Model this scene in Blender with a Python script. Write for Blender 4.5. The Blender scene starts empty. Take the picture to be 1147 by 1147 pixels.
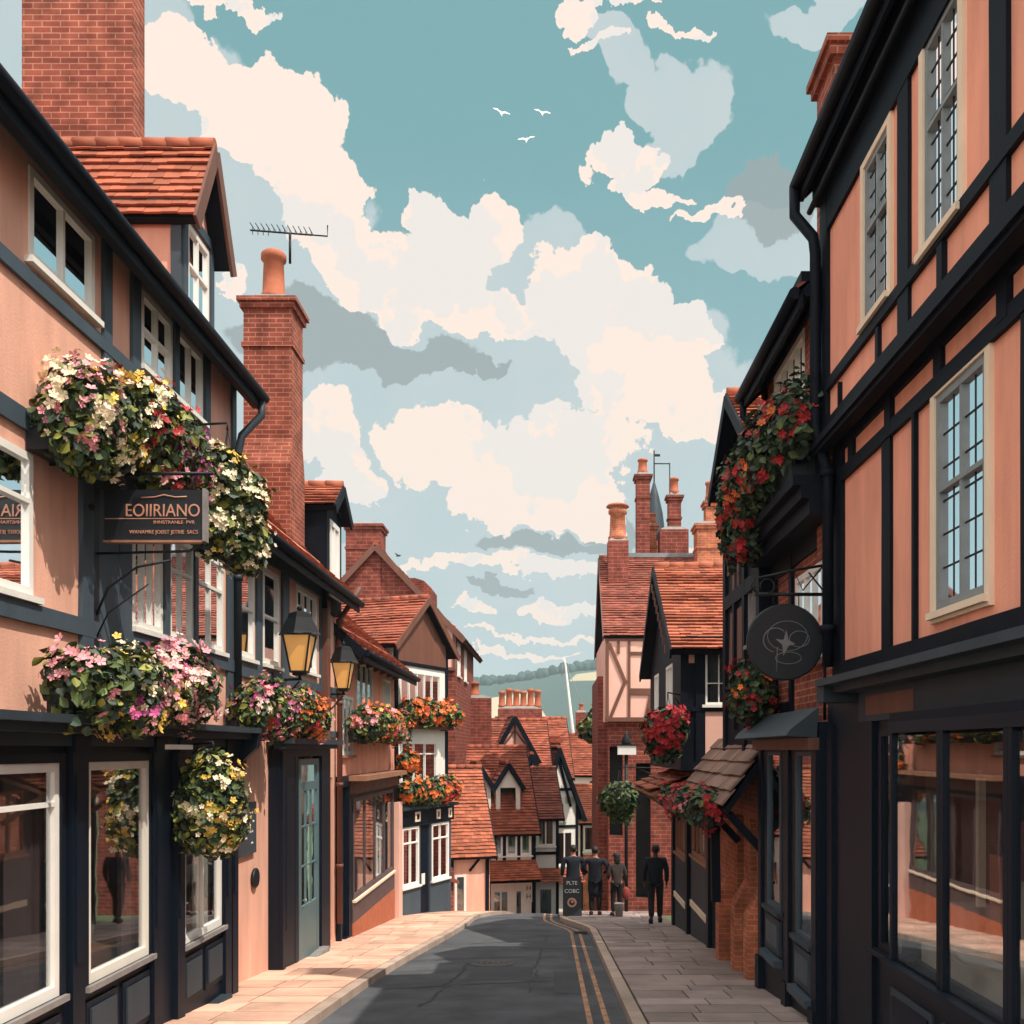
import bpy, math, random
from mathutils import Vector, Matrix
RND = random.Random(11)
SC = bpy.context.scene
COL = SC.collection
V = Vector
rad = math.radians
F, CX, CY = 1100.0, 620.0, 840.0        # focal length and vanishing point measured in the photograph
XL, XR = -4.04, 2.75                    # building lines of the two sides of the street (metres)

def yat(px, x): return x * F / (px - CX)            # distance along the street of a facade point
def zat(py, y): return (CY - py) / F * y            # height of a point at distance y
def gz(y):                                          # street profile: gentle fall, a crest, steep fall, valley
    if y < 26: return -1.83 - .1 * y
    if y < 30:
        t = y - 26; return -4.43 - .1 * t - .015 * t * t
    if y < 62: return -5.07 - .22 * (y - 30)
    if y < 140:
        t = y - 62; return -12.11 - .22 * t + .22 * t * t / 156
    return -20.69
def sstep(a, b, x):
    t = max(0, min(1, (x - a) / (b - a))); return t * t * (3 - 2 * t)

# ------------------------------------------------------------------ materials
MATS = {}
def nodes(name):
    m = bpy.data.materials.new(name); m.use_nodes = True
    nt = m.node_tree; nt.nodes.clear()
    out = nt.nodes.new('ShaderNodeOutputMaterial'); MATS[name] = m
    return m, nt, nt.nodes, nt.links, out
def mat(name, col, rough=.65, var=.18, scale=3.0, bump=.15, bscale=60, island=0.0, metal=0, spec=.4, sub=0, streak=False, coat=0):
    m, nt, N, L, out = nodes(name)
    b = N.new('ShaderNodeBsdfPrincipled'); L.new(b.outputs[0], out.inputs[0])
    b.inputs['Roughness'].default_value = rough; b.inputs['Metallic'].default_value = metal
    b.inputs['Specular IOR Level'].default_value = spec
    b.inputs['Coat Weight'].default_value = coat
    tc = N.new('ShaderNodeTexCoord')
    n1 = N.new('ShaderNodeTexNoise'); n1.inputs['Scale'].default_value = scale; n1.inputs['Detail'].default_value = 6; n1.inputs['Roughness'].default_value = .6
    if streak:
        mp = N.new('ShaderNodeMapping'); mp.inputs['Scale'].default_value = (1, 1, .18)
        L.new(tc.outputs['Object'], mp.inputs[0]); L.new(mp.outputs[0], n1.inputs['Vector'])
    else: L.new(tc.outputs['Object'], n1.inputs['Vector'])
    mr = N.new('ShaderNodeMapRange'); mr.inputs['From Min'].default_value = .3; mr.inputs['From Max'].default_value = .7
    mr.inputs['To Min'].default_value = 1 - var; mr.inputs['To Max'].default_value = 1 + var
    L.new(n1.outputs['Fac'], mr.inputs['Value'])
    fac = mr.outputs[0]
    if island:
        g = N.new('ShaderNodeNewGeometry')
        m2 = N.new('ShaderNodeMapRange'); m2.inputs['To Min'].default_value = 1 - island; m2.inputs['To Max'].default_value = 1 + island
        L.new(g.outputs['Random Per Island'], m2.inputs['Value'])
        mu = N.new('ShaderNodeMath'); mu.operation = 'MULTIPLY'; L.new(fac, mu.inputs[0]); L.new(m2.outputs[0], mu.inputs[1]); fac = mu.outputs[0]
    mx = N.new('ShaderNodeVectorMath'); mx.operation = 'SCALE'; mx.inputs[0].default_value = col
    L.new(fac, mx.inputs['Scale']); L.new(mx.outputs[0], b.inputs['Base Color'])
    if bump:
        n2 = N.new('ShaderNodeTexNoise'); n2.inputs['Scale'].default_value = bscale; n2.inputs['Detail'].default_value = 4
        L.new(tc.outputs['Object'], n2.inputs['Vector'])
        bp = N.new('ShaderNodeBump'); bp.inputs['Strength'].default_value = bump; bp.inputs['Distance'].default_value = .01
        L.new(n2.outputs['Fac'], bp.inputs['Height']); L.new(bp.outputs[0], b.inputs['Normal'])
    return m
def brick(name, c1, c2, mortar, w=.225, h=.075, ms=.008, bias=0.0):
    m, nt, N, L, out = nodes(name)
    b = N.new('ShaderNodeBsdfPrincipled'); L.new(b.outputs[0], out.inputs[0]); b.inputs['Roughness'].default_value = .85
    b.inputs['Specular IOR Level'].default_value = .2
    tc = N.new('ShaderNodeTexCoord')
    t = N.new('ShaderNodeTexBrick'); L.new(tc.outputs['UV'], t.inputs['Vector'])
    for k, v in (('Color1', c1), ('Color2', c2), ('Mortar', mortar)): t.inputs[k].default_value = (*v, 1)
    t.inputs['Scale'].default_value = 1; t.inputs['Brick Width'].default_value = w; t.inputs['Row Height'].default_value = h
    t.inputs['Mortar Size'].default_value = ms; t.inputs['Mortar Smooth'].default_value = .2; t.inputs['Bias'].default_value = bias
    n = N.new('ShaderNodeTexNoise'); n.inputs['Scale'].default_value = 4; n.inputs['Detail'].default_value = 8; L.new(tc.outputs['Object'], n.inputs['Vector'])
    mr = N.new('ShaderNodeMapRange'); mr.inputs['From Min'].default_value = .3; mr.inputs['From Max'].default_value = .7; mr.inputs['To Min'].default_value = .6; mr.inputs['To Max'].default_value = 1.3
    L.new(n.outputs['Fac'], mr.inputs['Value'])
    mx = N.new('ShaderNodeVectorMath'); mx.operation = 'SCALE'; L.new(t.outputs['Color'], mx.inputs[0]); L.new(mr.outputs[0], mx.inputs['Scale'])
    L.new(mx.outputs[0], b.inputs['Base Color'])
    n3 = N.new('ShaderNodeTexNoise'); n3.inputs['Scale'].default_value = 60; L.new(tc.outputs['Object'], n3.inputs['Vector'])
    ma = N.new('ShaderNodeMath'); ma.operation = 'MULTIPLY_ADD'; ma.inputs[1].default_value = .35
    inv = N.new('ShaderNodeMath'); inv.operation = 'SUBTRACT'; inv.inputs[0].default_value = 1; L.new(t.outputs['Fac'], inv.inputs[1])
    L.new(n3.outputs['Fac'], ma.inputs[0]); L.new(inv.outputs[0], ma.inputs[2])
    bp = N.new('ShaderNodeBump'); bp.inputs['Strength'].default_value = .6; bp.inputs['Distance'].default_value = .008
    L.new(ma.outputs[0], bp.inputs['Height']); L.new(bp.outputs[0], b.inputs['Normal'])
    return m
def glass(name, tint=(.72, .8, .82), refl=.14, fk=1.0):
    m, nt, N, L, out = nodes(name)
    tr = N.new('ShaderNodeBsdfTransparent'); tr.inputs[0].default_value = (*tint, 1)
    gl = N.new('ShaderNodeBsdfGlossy'); gl.inputs['Roughness'].default_value = .02; gl.inputs[0].default_value = (.95, .97, 1, 1)
    tc = N.new('ShaderNodeTexCoord'); n = N.new('ShaderNodeTexNoise'); n.inputs['Scale'].default_value = 2.2; L.new(tc.outputs['Object'], n.inputs['Vector'])
    bp = N.new('ShaderNodeBump'); bp.inputs['Strength'].default_value = .05; bp.inputs['Distance'].default_value = .012
    L.new(n.outputs['Fac'], bp.inputs['Height']); L.new(bp.outputs[0], gl.inputs['Normal'])
    fr = N.new('ShaderNodeFresnel'); fr.inputs['IOR'].default_value = 1.5
    ad = N.new('ShaderNodeMath'); ad.operation = 'MULTIPLY_ADD'; ad.inputs[1].default_value = fk; ad.inputs[2].default_value = refl; ad.use_clamp = True
    L.new(fr.outputs[0], ad.inputs[0])
    mx = N.new('ShaderNodeMixShader'); L.new(ad.outputs[0], mx.inputs[0]); L.new(tr.outputs[0], mx.inputs[1]); L.new(gl.outputs[0], mx.inputs[2])
    L.new(mx.outputs[0], out.inputs[0])
    return m
mat('salmon', (.74, .40, .295), .85, .2, 2.6, .3, 45, streak=True)
mat('salmon_deep', (.82, .345, .235), .85, .2, 2.6, .3, 45, streak=True)
mat('pink', (.80, .47, .38), .8, .08, 1.6, .12, 90)
mat('cream', (.82, .66, .50), .75, .08, 2, .1, 90)
mat('white', (.80, .78, .73), .5, .06, 3, .08, 50)
mat('offwhite', (.74, .70, .62), .8, .1, 1.5, .12, 80, streak=True)
mat('navy', (.0035, .0078, .0165), .5, .25, 3, .12, 40, streak=True, spec=.22)
mat('soot', (.0035, .0062, .0130), .6, .25, 4, .2, 50, spec=.15)
mat('slate_blue', (.055, .078, .10), .55, .15, 3, .12, 45, streak=True, spec=.25)
mat('slate_grey', (.032, .045, .058), .55, .15, 3, .12, 45, streak=True, spec=.25)
mat('teal_door', (.085, .15, .165), .4, .12, 3, .08, 40)
mat('umber', (.15, .062, .042), .6, .2, 4, .15, 40, streak=True)
mat('oak', (.32, .15, .09), .65, .25, 5, .2, 50, streak=True)
mat('rust', (.45, .13, .055), .6, .15, 3, .1, 50)
mat('plum', (.10, .065, .065), .6, .2, 3, .1, 40)
mat('iron', (.010, .011, .014), .5, .2, 10, .15, 80, spec=.25)
mat('lead', (.22, .24, .25), .55, .15, 6, .1, 50)
mat('stone_grey', (.23, .215, .21), .8, .2, 5, .25, 50)
mat('terracotta', (.42, .125, .062), .75, .18, 6, .15, 50)
mat('tile', (.29, .078, .043), .8, .22, 2.2, .3, 70, island=.32)
mat('tile_orange', (.35, .104, .055), .8, .2, 2.2, .3, 70, island=.28)
mat('tile_dark', (.235, .068, .045), .82, .22, 2.2, .3, 70, island=.3)
mat('stone_tile', (.25, .15, .115), .85, .22, 3, .35, 60, island=.25)
mat('flag', (.63, .385, .285), .85, .26, 1.6, .35, 40, island=.24)
mat('flag_grey', (.29, .225, .205), .85, .26, 1.6, .35, 40, island=.24)
mat('kerbstone', (.42, .32, .26), .85, .18, 2, .3, 40, island=.14)
mat('asphalt', (.072, .078, .088), .88, .36, 1.4, .6, 150)
mat('tar', (.022, .023, .026), .7, .3, 5, .2, 80)
mat('asphalt_new', (.054, .061, .070), .85, .25, .9, .5, 180)
mat('joint', (.05, .038, .032), .95, .2, 3, .2, 60)
mat('yellow_line', (.37, .20, .115), .8, .5, 6, .2, 80)
mat('white_line', (.5, .5, .5), .8, .3, 6, .2, 80)
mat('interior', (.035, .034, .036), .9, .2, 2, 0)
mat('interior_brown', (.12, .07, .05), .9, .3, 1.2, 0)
mat('curtain', (.72, .68, .62), .9, .08, 6, 0)
mat('curtain_rose', (.40, .20, .15), .9, .12, 6, 0)
mat('curtain_blue', (.35, .55, .62), .9, .12, 6, 0)
mat('curtain_plum', (.16, .105, .10), .9, .15, 6, 0)
mat('leaf_dark', (.028, .052, .030), .55, .3, 4, 0, island=.45)
mat('leaf_mid', (.075, .11, .032), .55, .3, 4, 0, island=.4)
mat('leaf_olive', (.22, .23, .045), .55, .3, 4, 0, island=.35)
mat('bloom_pink', (.78, .32, .36), .6, .1, 9, 0, island=.25)
mat('bloom_blush', (.85, .60, .54), .6, .1, 9, 0, island=.15)
mat('bloom_magenta', (.55, .10, .28), .6, .1, 9, 0, island=.3)
mat('bloom_cream', (.90, .78, .55), .6, .08, 9, 0, island=.12)
mat('bloom_yellow', (.80, .52, .10), .6, .1, 9, 0, island=.25)
mat('bloom_red', (.42, .020, .026), .6, .1, 9, 0, island=.3)
mat('bloom_orange', (.74, .17, .035), .6, .1, 9, 0, island=.3)
mat('bark', (.09, .06, .045), .9, .3, 6, .4, 40)
mat('iron_worn', (.05, .05, .05), .6, .3, 10, .3, 80)
mat('board_black', (.010, .013, .019), .5, .25, 4, .08, 50)
mat('board_slate', (.05, .06, .068), .6, .25, 3, .08, 50)
mat('letter_copper', (.55, .27, .18), .45, .15, 8, 0)
mat('letter_white', (.7, .68, .64), .6, .1, 8, 0)
mat('letter_grey', (.16, .16, .17), .6, .1, 8, 0)
mat('cloth_navy', (.007, .010, .019), .85, .2, 5, .2, 120)
mat('cloth_black', (.007, .007, .008), .85, .2, 5, .2, 120)
mat('cloth_brown', (.042, .031, .028), .85, .2, 5, .2, 120)
mat('skin', (.42, .21, .15), .55, .08, 8, 0, spec=.3)
mat('skin_dark', (.10, .05, .035), .55, .08, 8, 0, spec=.3)
mat('hair', (.012, .010, .010), .6, .2, 20, .2, 100)
mat('gull_white', (.92, .90, .86), .6, .05, 5, 0)
mat('feather_dark', (.02, .022, .025), .7, .1, 5, 0)
mat('grass', (.09, .12, .05), .9, .3, .05, .2, 2)
mat('wood_far', (.026, .055, .046), .9, .35, .02, 0, island=.3)
brick('brick', (.30, .085, .052), (.22, .055, .038), (.42, .20, .14))
brick('brick_dark', (.20, .05, .036), (.145, .036, .03), (.27, .105, .075))
brick('brick_orange', (.50, .16, .08), (.40, .115, .06), (.52, .26, .17))
brick('brick_far', (.22, .055, .038), (.17, .042, .032), (.30, .11, .08), .34, .12, .014)
glass('glass'); glass('glass_bright', (.9, .93, .93), .36); glass('glass_shop', (.88, .9, .9), .03, .4)
m, nt, N_, L_, o_ = nodes('amber')
b_ = N_.new('ShaderNodeBsdfPrincipled'); L_.new(b_.outputs[0], o_.inputs[0])
b_.inputs['Base Color'].default_value = (.78, .40, .12, 1); b_.inputs['Roughness'].default_value = .35
b_.inputs['Emission Color'].default_value = (1, .50, .14, 1); b_.inputs['Emission Strength'].default_value = .22   # lit lamp glass
m, nt, N_, L_, o_ = nodes('haze')
v_ = N_.new('ShaderNodeVolumePrincipled'); v_.inputs['Color'].default_value = (.62, .80, .86, 1); v_.inputs['Density'].default_value = .00036; v_.inputs['Anisotropy'].default_value = 0
L_.new(v_.outputs[0], o_.inputs['Volume'])
mat('bag_red', (.26, .035, .03), .6, .2, 9, .1, 60)
# far hillside: fields and hedges
m, nt, N_, L_, o_ = nodes('hill')
b_ = N_.new('ShaderNodeBsdfPrincipled'); L_.new(b_.outputs[0], o_.inputs[0]); b_.inputs['Roughness'].default_value = .95
tc_ = N_.new('ShaderNodeTexCoord'); mp_ = N_.new('ShaderNodeMapping'); mp_.inputs['Scale'].default_value = (.006, .0125, .0)
L_.new(tc_.outputs['Object'], mp_.inputs[0]); vo_ = N_.new('ShaderNodeTexVoronoi'); vo_.inputs['Scale'].default_value = 1; L_.new(mp_.outputs[0], vo_.inputs['Vector'])
cr_ = N_.new('ShaderNodeValToRGB'); cr_.color_ramp.interpolation = 'CONSTANT'
for p, c in ((0, (.030, .062, .052)), (.42, (.040, .080, .055)), (.55, (.42, .33, .22)), (.66, (.034, .070, .055)), (.84, (.36, .30, .18))):
    e = cr_.color_ramp.elements.new(p); e.color = (*c, 1)
sp_ = N_.new('ShaderNodeSeparateColor'); L_.new(vo_.outputs['Color'], sp_.inputs[0]); L_.new(sp_.outputs[0], cr_.inputs[0]); L_.new(cr_.outputs[0], b_.inputs['Base Color'])

# ------------------------------------------------------------------ mesh builder
class MB:
    def __init__(s): s.v = []; s.f = []; s.m = []; s.s = []; s.ch = []
    def add(s, vs, fs, mi=0, smooth=False):
        o = len(s.v); s.ch.append((o, len(s.f))); s.v.extend([V(p) for p in vs])
        for f in fs: s.f.append(tuple(i + o for i in f)); s.m.append(mi); s.s.append(smooth)
    def quad(s, a, b, c, d, mi=0): s.add((a, b, c, d), ((0, 1, 2, 3),), mi)
    def obox(s, c, ax, ay, az, mi=0):
        c, ax, ay, az = V(c), V(ax), V(ay), V(az)
        vs = [c + ax * i + ay * j + az * k for k in (-1, 1) for j in (-1, 1) for i in (-1, 1)]
        s.add(vs, ((0, 2, 3, 1), (4, 5, 7, 6), (0, 1, 5, 4), (1, 3, 7, 5), (3, 2, 6, 7), (2, 0, 4, 6)), mi)
    def box(s, x0, x1, y0, y1, z0, z1, mi=0):
        s.obox(((x0 + x1) / 2, (y0 + y1) / 2, (z0 + z1) / 2), ((x1 - x0) / 2, 0, 0), (0, (y1 - y0) / 2, 0), (0, 0, (z1 - z0) / 2), mi)
    def beam(s, p, q, w, h, up=(0, 0, 1), mi=0):
        p, q = V(p), V(q); d = q - p; up = V(up); sx = d.cross(up)
        if sx.length < 1e-6: sx = d.cross(V((1, 0, 0)))
        sx.normalize(); uz = sx.cross(d).normalized()
        s.obox((p + q) / 2, sx * w / 2, d / 2, uz * h / 2, mi)
    def tube(s, pts, r, n=8, mi=0, cap=True):
        pts = [V(p) for p in pts]; k = len(pts); rs = r if isinstance(r, (list, tuple)) else [r] * k
        o = len(s.v); side = None; s.ch.append((o, len(s.f)))
        for i, p in enumerate(pts):
            d = (pts[min(i + 1, k - 1)] - pts[max(i - 1, 0)]).normalized()
            if side is None:
                side = d.cross(V((0, 0, 1)));
                if side.length < 1e-3: side = d.cross(V((1, 0, 0)))
            side = (side - d * side.dot(d)).normalized(); b = d.cross(side)
            for j in range(n):
                a = 2 * math.pi * j / n; s.v.append(p + (side * math.cos(a) + b * math.sin(a)) * rs[i])
        for i in range(k - 1):
            for j in range(n):
                j2 = (j + 1) % n
                s.f.append((o + i * n + j, o + i * n + j2, o + (i + 1) * n + j2, o + (i + 1) * n + j)); s.m.append(mi); s.s.append(True)
        if cap:
            s.f.append(tuple(o + j for j in range(n))[::-1]); s.m.append(mi); s.s.append(False)
            s.f.append(tuple(o + (k - 1) * n + j for j in range(n))); s.m.append(mi); s.s.append(False)
    def lathe(s, c, prof, n=16, mi=0, axis=V((0, 0, 1))):
        c = V(c); axis = V(axis).normalized(); a1 = axis.cross(V((0, 1, 0)))
        if a1.length < .1: a1 = axis.cross(V((1, 0, 0)))
        a1.normalize(); a2 = axis.cross(a1); o = len(s.v); s.ch.append((o, len(s.f)))
        for r, h in prof:
            for j in range(n):
                t = 2 * math.pi * j / n; s.v.append(c + axis * h + (a1 * math.cos(t) + a2 * math.sin(t)) * r)
        for i in range(len(prof) - 1):
            for j in range(n):
                j2 = (j + 1) % n
                s.f.append((o + i * n + j, o + i * n + j2, o + (i + 1) * n + j2, o + (i + 1) * n + j)); s.m.append(mi); s.s.append(n > 6)
        s.f.append(tuple(o + j for j in range(n))[::-1]); s.m.append(mi); s.s.append(False)
        s.f.append(tuple(o + (len(prof) - 1) * n + j for j in range(n))); s.m.append(mi); s.s.append(False)
    def prism(s, poly, depth, mi=0):             # poly: list of 3-D points in order, depth: extrusion vector
        n = len(poly); d = V(depth); vs = [V(p) for p in poly] + [V(p) + d for p in poly]
        fs = [tuple(range(n))[::-1], tuple(range(n, 2 * n))] + [(i, (i + 1) % n, n + (i + 1) % n, n + i) for i in range(n)]
        s.add(vs, fs, mi)
    def ell(s, c, r, nu=12, nv=8, mi=0):
        vs = [V((c[0], c[1], c[2] - r[2]))]
        for i in range(1, nv):
            a = -math.pi / 2 + math.pi * i / nv
            for j in range(nu):
                t = 2 * math.pi * j / nu; vs.append(V((c[0] + r[0] * math.cos(a) * math.cos(t), c[1] + r[1] * math.cos(a) * math.sin(t), c[2] + r[2] * math.sin(a))))
        vs.append(V((c[0], c[1], c[2] + r[2]))); fs = []
        for j in range(nu):
            fs.append((0, 1 + (j + 1) % nu, 1 + j)); fs.append((len(vs) - 1, len(vs) - 1 - nu + j, len(vs) - 1 - nu + (j + 1) % nu))
        for i in range(nv - 2):
            for j in range(nu):
                a = 1 + i * nu; fs.append((a + j, a + (j + 1) % nu, a + nu + (j + 1) % nu, a + nu + j))
        s.add(vs, fs, mi, True)
    def split(s, gap=.012):                      # one builder per group of touching shapes
        ends = s.ch[1:] + [(len(s.v), len(s.f))]; bb = []
        for (v0, _), (v1, _) in zip(s.ch, ends):
            q = s.v[v0:v1]; bb.append([min(p[i] for p in q) - gap for i in range(3)] + [max(p[i] for p in q) + gap for i in range(3)])
        par = list(range(len(bb)))
        def root(i):
            while par[i] != i: i = par[i]
            return i
        for i in range(len(bb)):
            for j in range(i):
                if all(bb[i][k] <= bb[j][k + 3] and bb[j][k] <= bb[i][k + 3] for k in range(3)): par[root(i)] = root(j)
        out = {}
        for i, ((v0, f0), (v1, f1)) in enumerate(zip(s.ch, ends)):
            m = out.setdefault(root(i), MB()); d = len(m.v) - v0; m.v += s.v[v0:v1]
            m.f += [tuple(k + d for k in f) for f in s.f[f0:f1]]; m.m += s.m[f0:f1]; m.s += s.s[f0:f1]
        return list(out.values())
    def build(s, name, mats, parent=None, off=(0, 0, 0), uv=True):
        if isinstance(mats, str): mats = [mats]
        off = V(off)
        me = bpy.data.meshes.new(name)
        me.from_pydata([tuple(p - off) for p in s.v], [], s.f)
        for mm in mats: me.materials.append(MATS[mm])
        me.polygons.foreach_set('material_index', s.m); me.polygons.foreach_set('use_smooth', s.s)
        if uv:
            lay = me.uv_layers.new(name='UVMap'); co = [0.0] * (2 * len(me.loops)); Z = V((0, 0, 1))
            for p in me.polygons:
                n = p.normal
                if abs(n.z) > .93: a, b = V((1, 0, 0)), V((0, 1, 0))
                else:
                    a = Z.cross(n).normalized(); b = n.cross(a)
                for li in p.loop_indices:
                    q = me.vertices[me.loops[li].vertex_index].co; co[2 * li] = q.dot(a); co[2 * li + 1] = q.dot(b)
            lay.data.foreach_set('uv', co)
        me.update()
        o = bpy.data.objects.new(name, me); COL.objects.link(o)
        if parent is not None: o.parent = parent
        return o

def thing(name, label, cat, loc=(0, 0, 0), rz=0, group=None):
    o = bpy.data.objects.new(name, None); COL.objects.link(o); o.empty_display_size = .2
    o.location = loc; o.rotation_euler = (0, 0, rz); o['label'] = label; o['category'] = cat
    if group: o['group'] = group
    return o
def tag(o, label, cat, group=None):
    o['label'] = label; o['category'] = cat
    if group: o['group'] = group
    return o
def text_mesh(body, size, extr=.003):
    cu = bpy.data.curves.new('lettering', 'FONT'); cu.body = body; cu.size = size; cu.extrude = extr; cu.align_x = 'CENTER'; cu.align_y = 'CENTER'
    o = bpy.data.objects.new('lettering', cu); COL.objects.link(o)
    dg = bpy.context.evaluated_depsgraph_get()
    me = bpy.data.meshes.new_from_object(o.evaluated_get(dg))
    bpy.data.objects.remove(o); bpy.data.curves.remove(cu)
    return me
def lettering(body, size, m, parent, pos, rx=rad(90), rz=0, sx=1.0, skew=0):
    me = text_mesh(body, size)
    me.materials.clear(); me.materials.append(MATS[m])
    o = bpy.data.objects.new('lettering', me); COL.objects.link(o); o.parent = parent
    o.location = pos; o.rotation_euler = (rx, skew, rz); o.scale = (sx, 1, 1)
    return o

# ------------------------------------------------------------------ houses
class Face:
    def __init__(s, O, A, N): s.O = V(O); s.A = V(A); s.N = V(N)
    def p(s, a, z, off=0): return s.O + s.A * a + V((0, 0, z)) + s.N * off
def front(d): return Face((0, d, 0), (1, 0, 0), (0, -1, 0))
def left(u): return Face((u, 0, 0), (0, 1, 0), (-1, 0, 0))
def right(u): return Face((u, 0, 0), (0, 1, 0), (1, 0, 0))
def fbox(mb, f, a0, a1, z0, z1, o0, o1, mi=0):
    mb.obox(f.p((a0 + a1) / 2, (z0 + z1) / 2, (o0 + o1) / 2), f.A * (a1 - a0) / 2, f.N * (o1 - o0) / 2, V((0, 0, (z1 - z0) / 2)), mi)
def panel(mb, f, a0, a1, z0, z1, holes, mi=0, ni=1):
    hs = [h for h in holes]
    As = sorted({a0, a1} | {h[0] for h in hs} | {h[1] for h in hs}); Zs = sorted({z0, z1} | {h[2] for h in hs} | {h[3] for h in hs})
    for i in range(len(As) - 1):
        for j in range(len(Zs) - 1):
            ca, cz = (As[i] + As[i + 1]) / 2, (Zs[j] + Zs[j + 1]) / 2
            if any(h[0] < ca < h[1] and h[2] < cz < h[3] for h in hs): continue
            q = [f.p(As[i], Zs[j]), f.p(As[i + 1], Zs[j]), f.p(As[i + 1], Zs[j + 1]), f.p(As[i], Zs[j + 1])]
            nn = (q[1] - q[0]).cross(q[2] - q[0])
            if nn.dot(f.N) < 0: q.reverse()
            mb.quad(*q, mi)
    for h in hs:
        nd = h[4] if len(h) > 4 else .45
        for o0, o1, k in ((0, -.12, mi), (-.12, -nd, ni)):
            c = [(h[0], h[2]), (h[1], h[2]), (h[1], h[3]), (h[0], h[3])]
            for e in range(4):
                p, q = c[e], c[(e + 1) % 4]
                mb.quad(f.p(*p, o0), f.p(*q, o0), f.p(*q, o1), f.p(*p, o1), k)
        mb.quad(f.p(h[0], h[2], -nd), f.p(h[1], h[2], -nd), f.p(h[1], h[3], -nd), f.p(h[0], h[3], -nd), ni)

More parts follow.
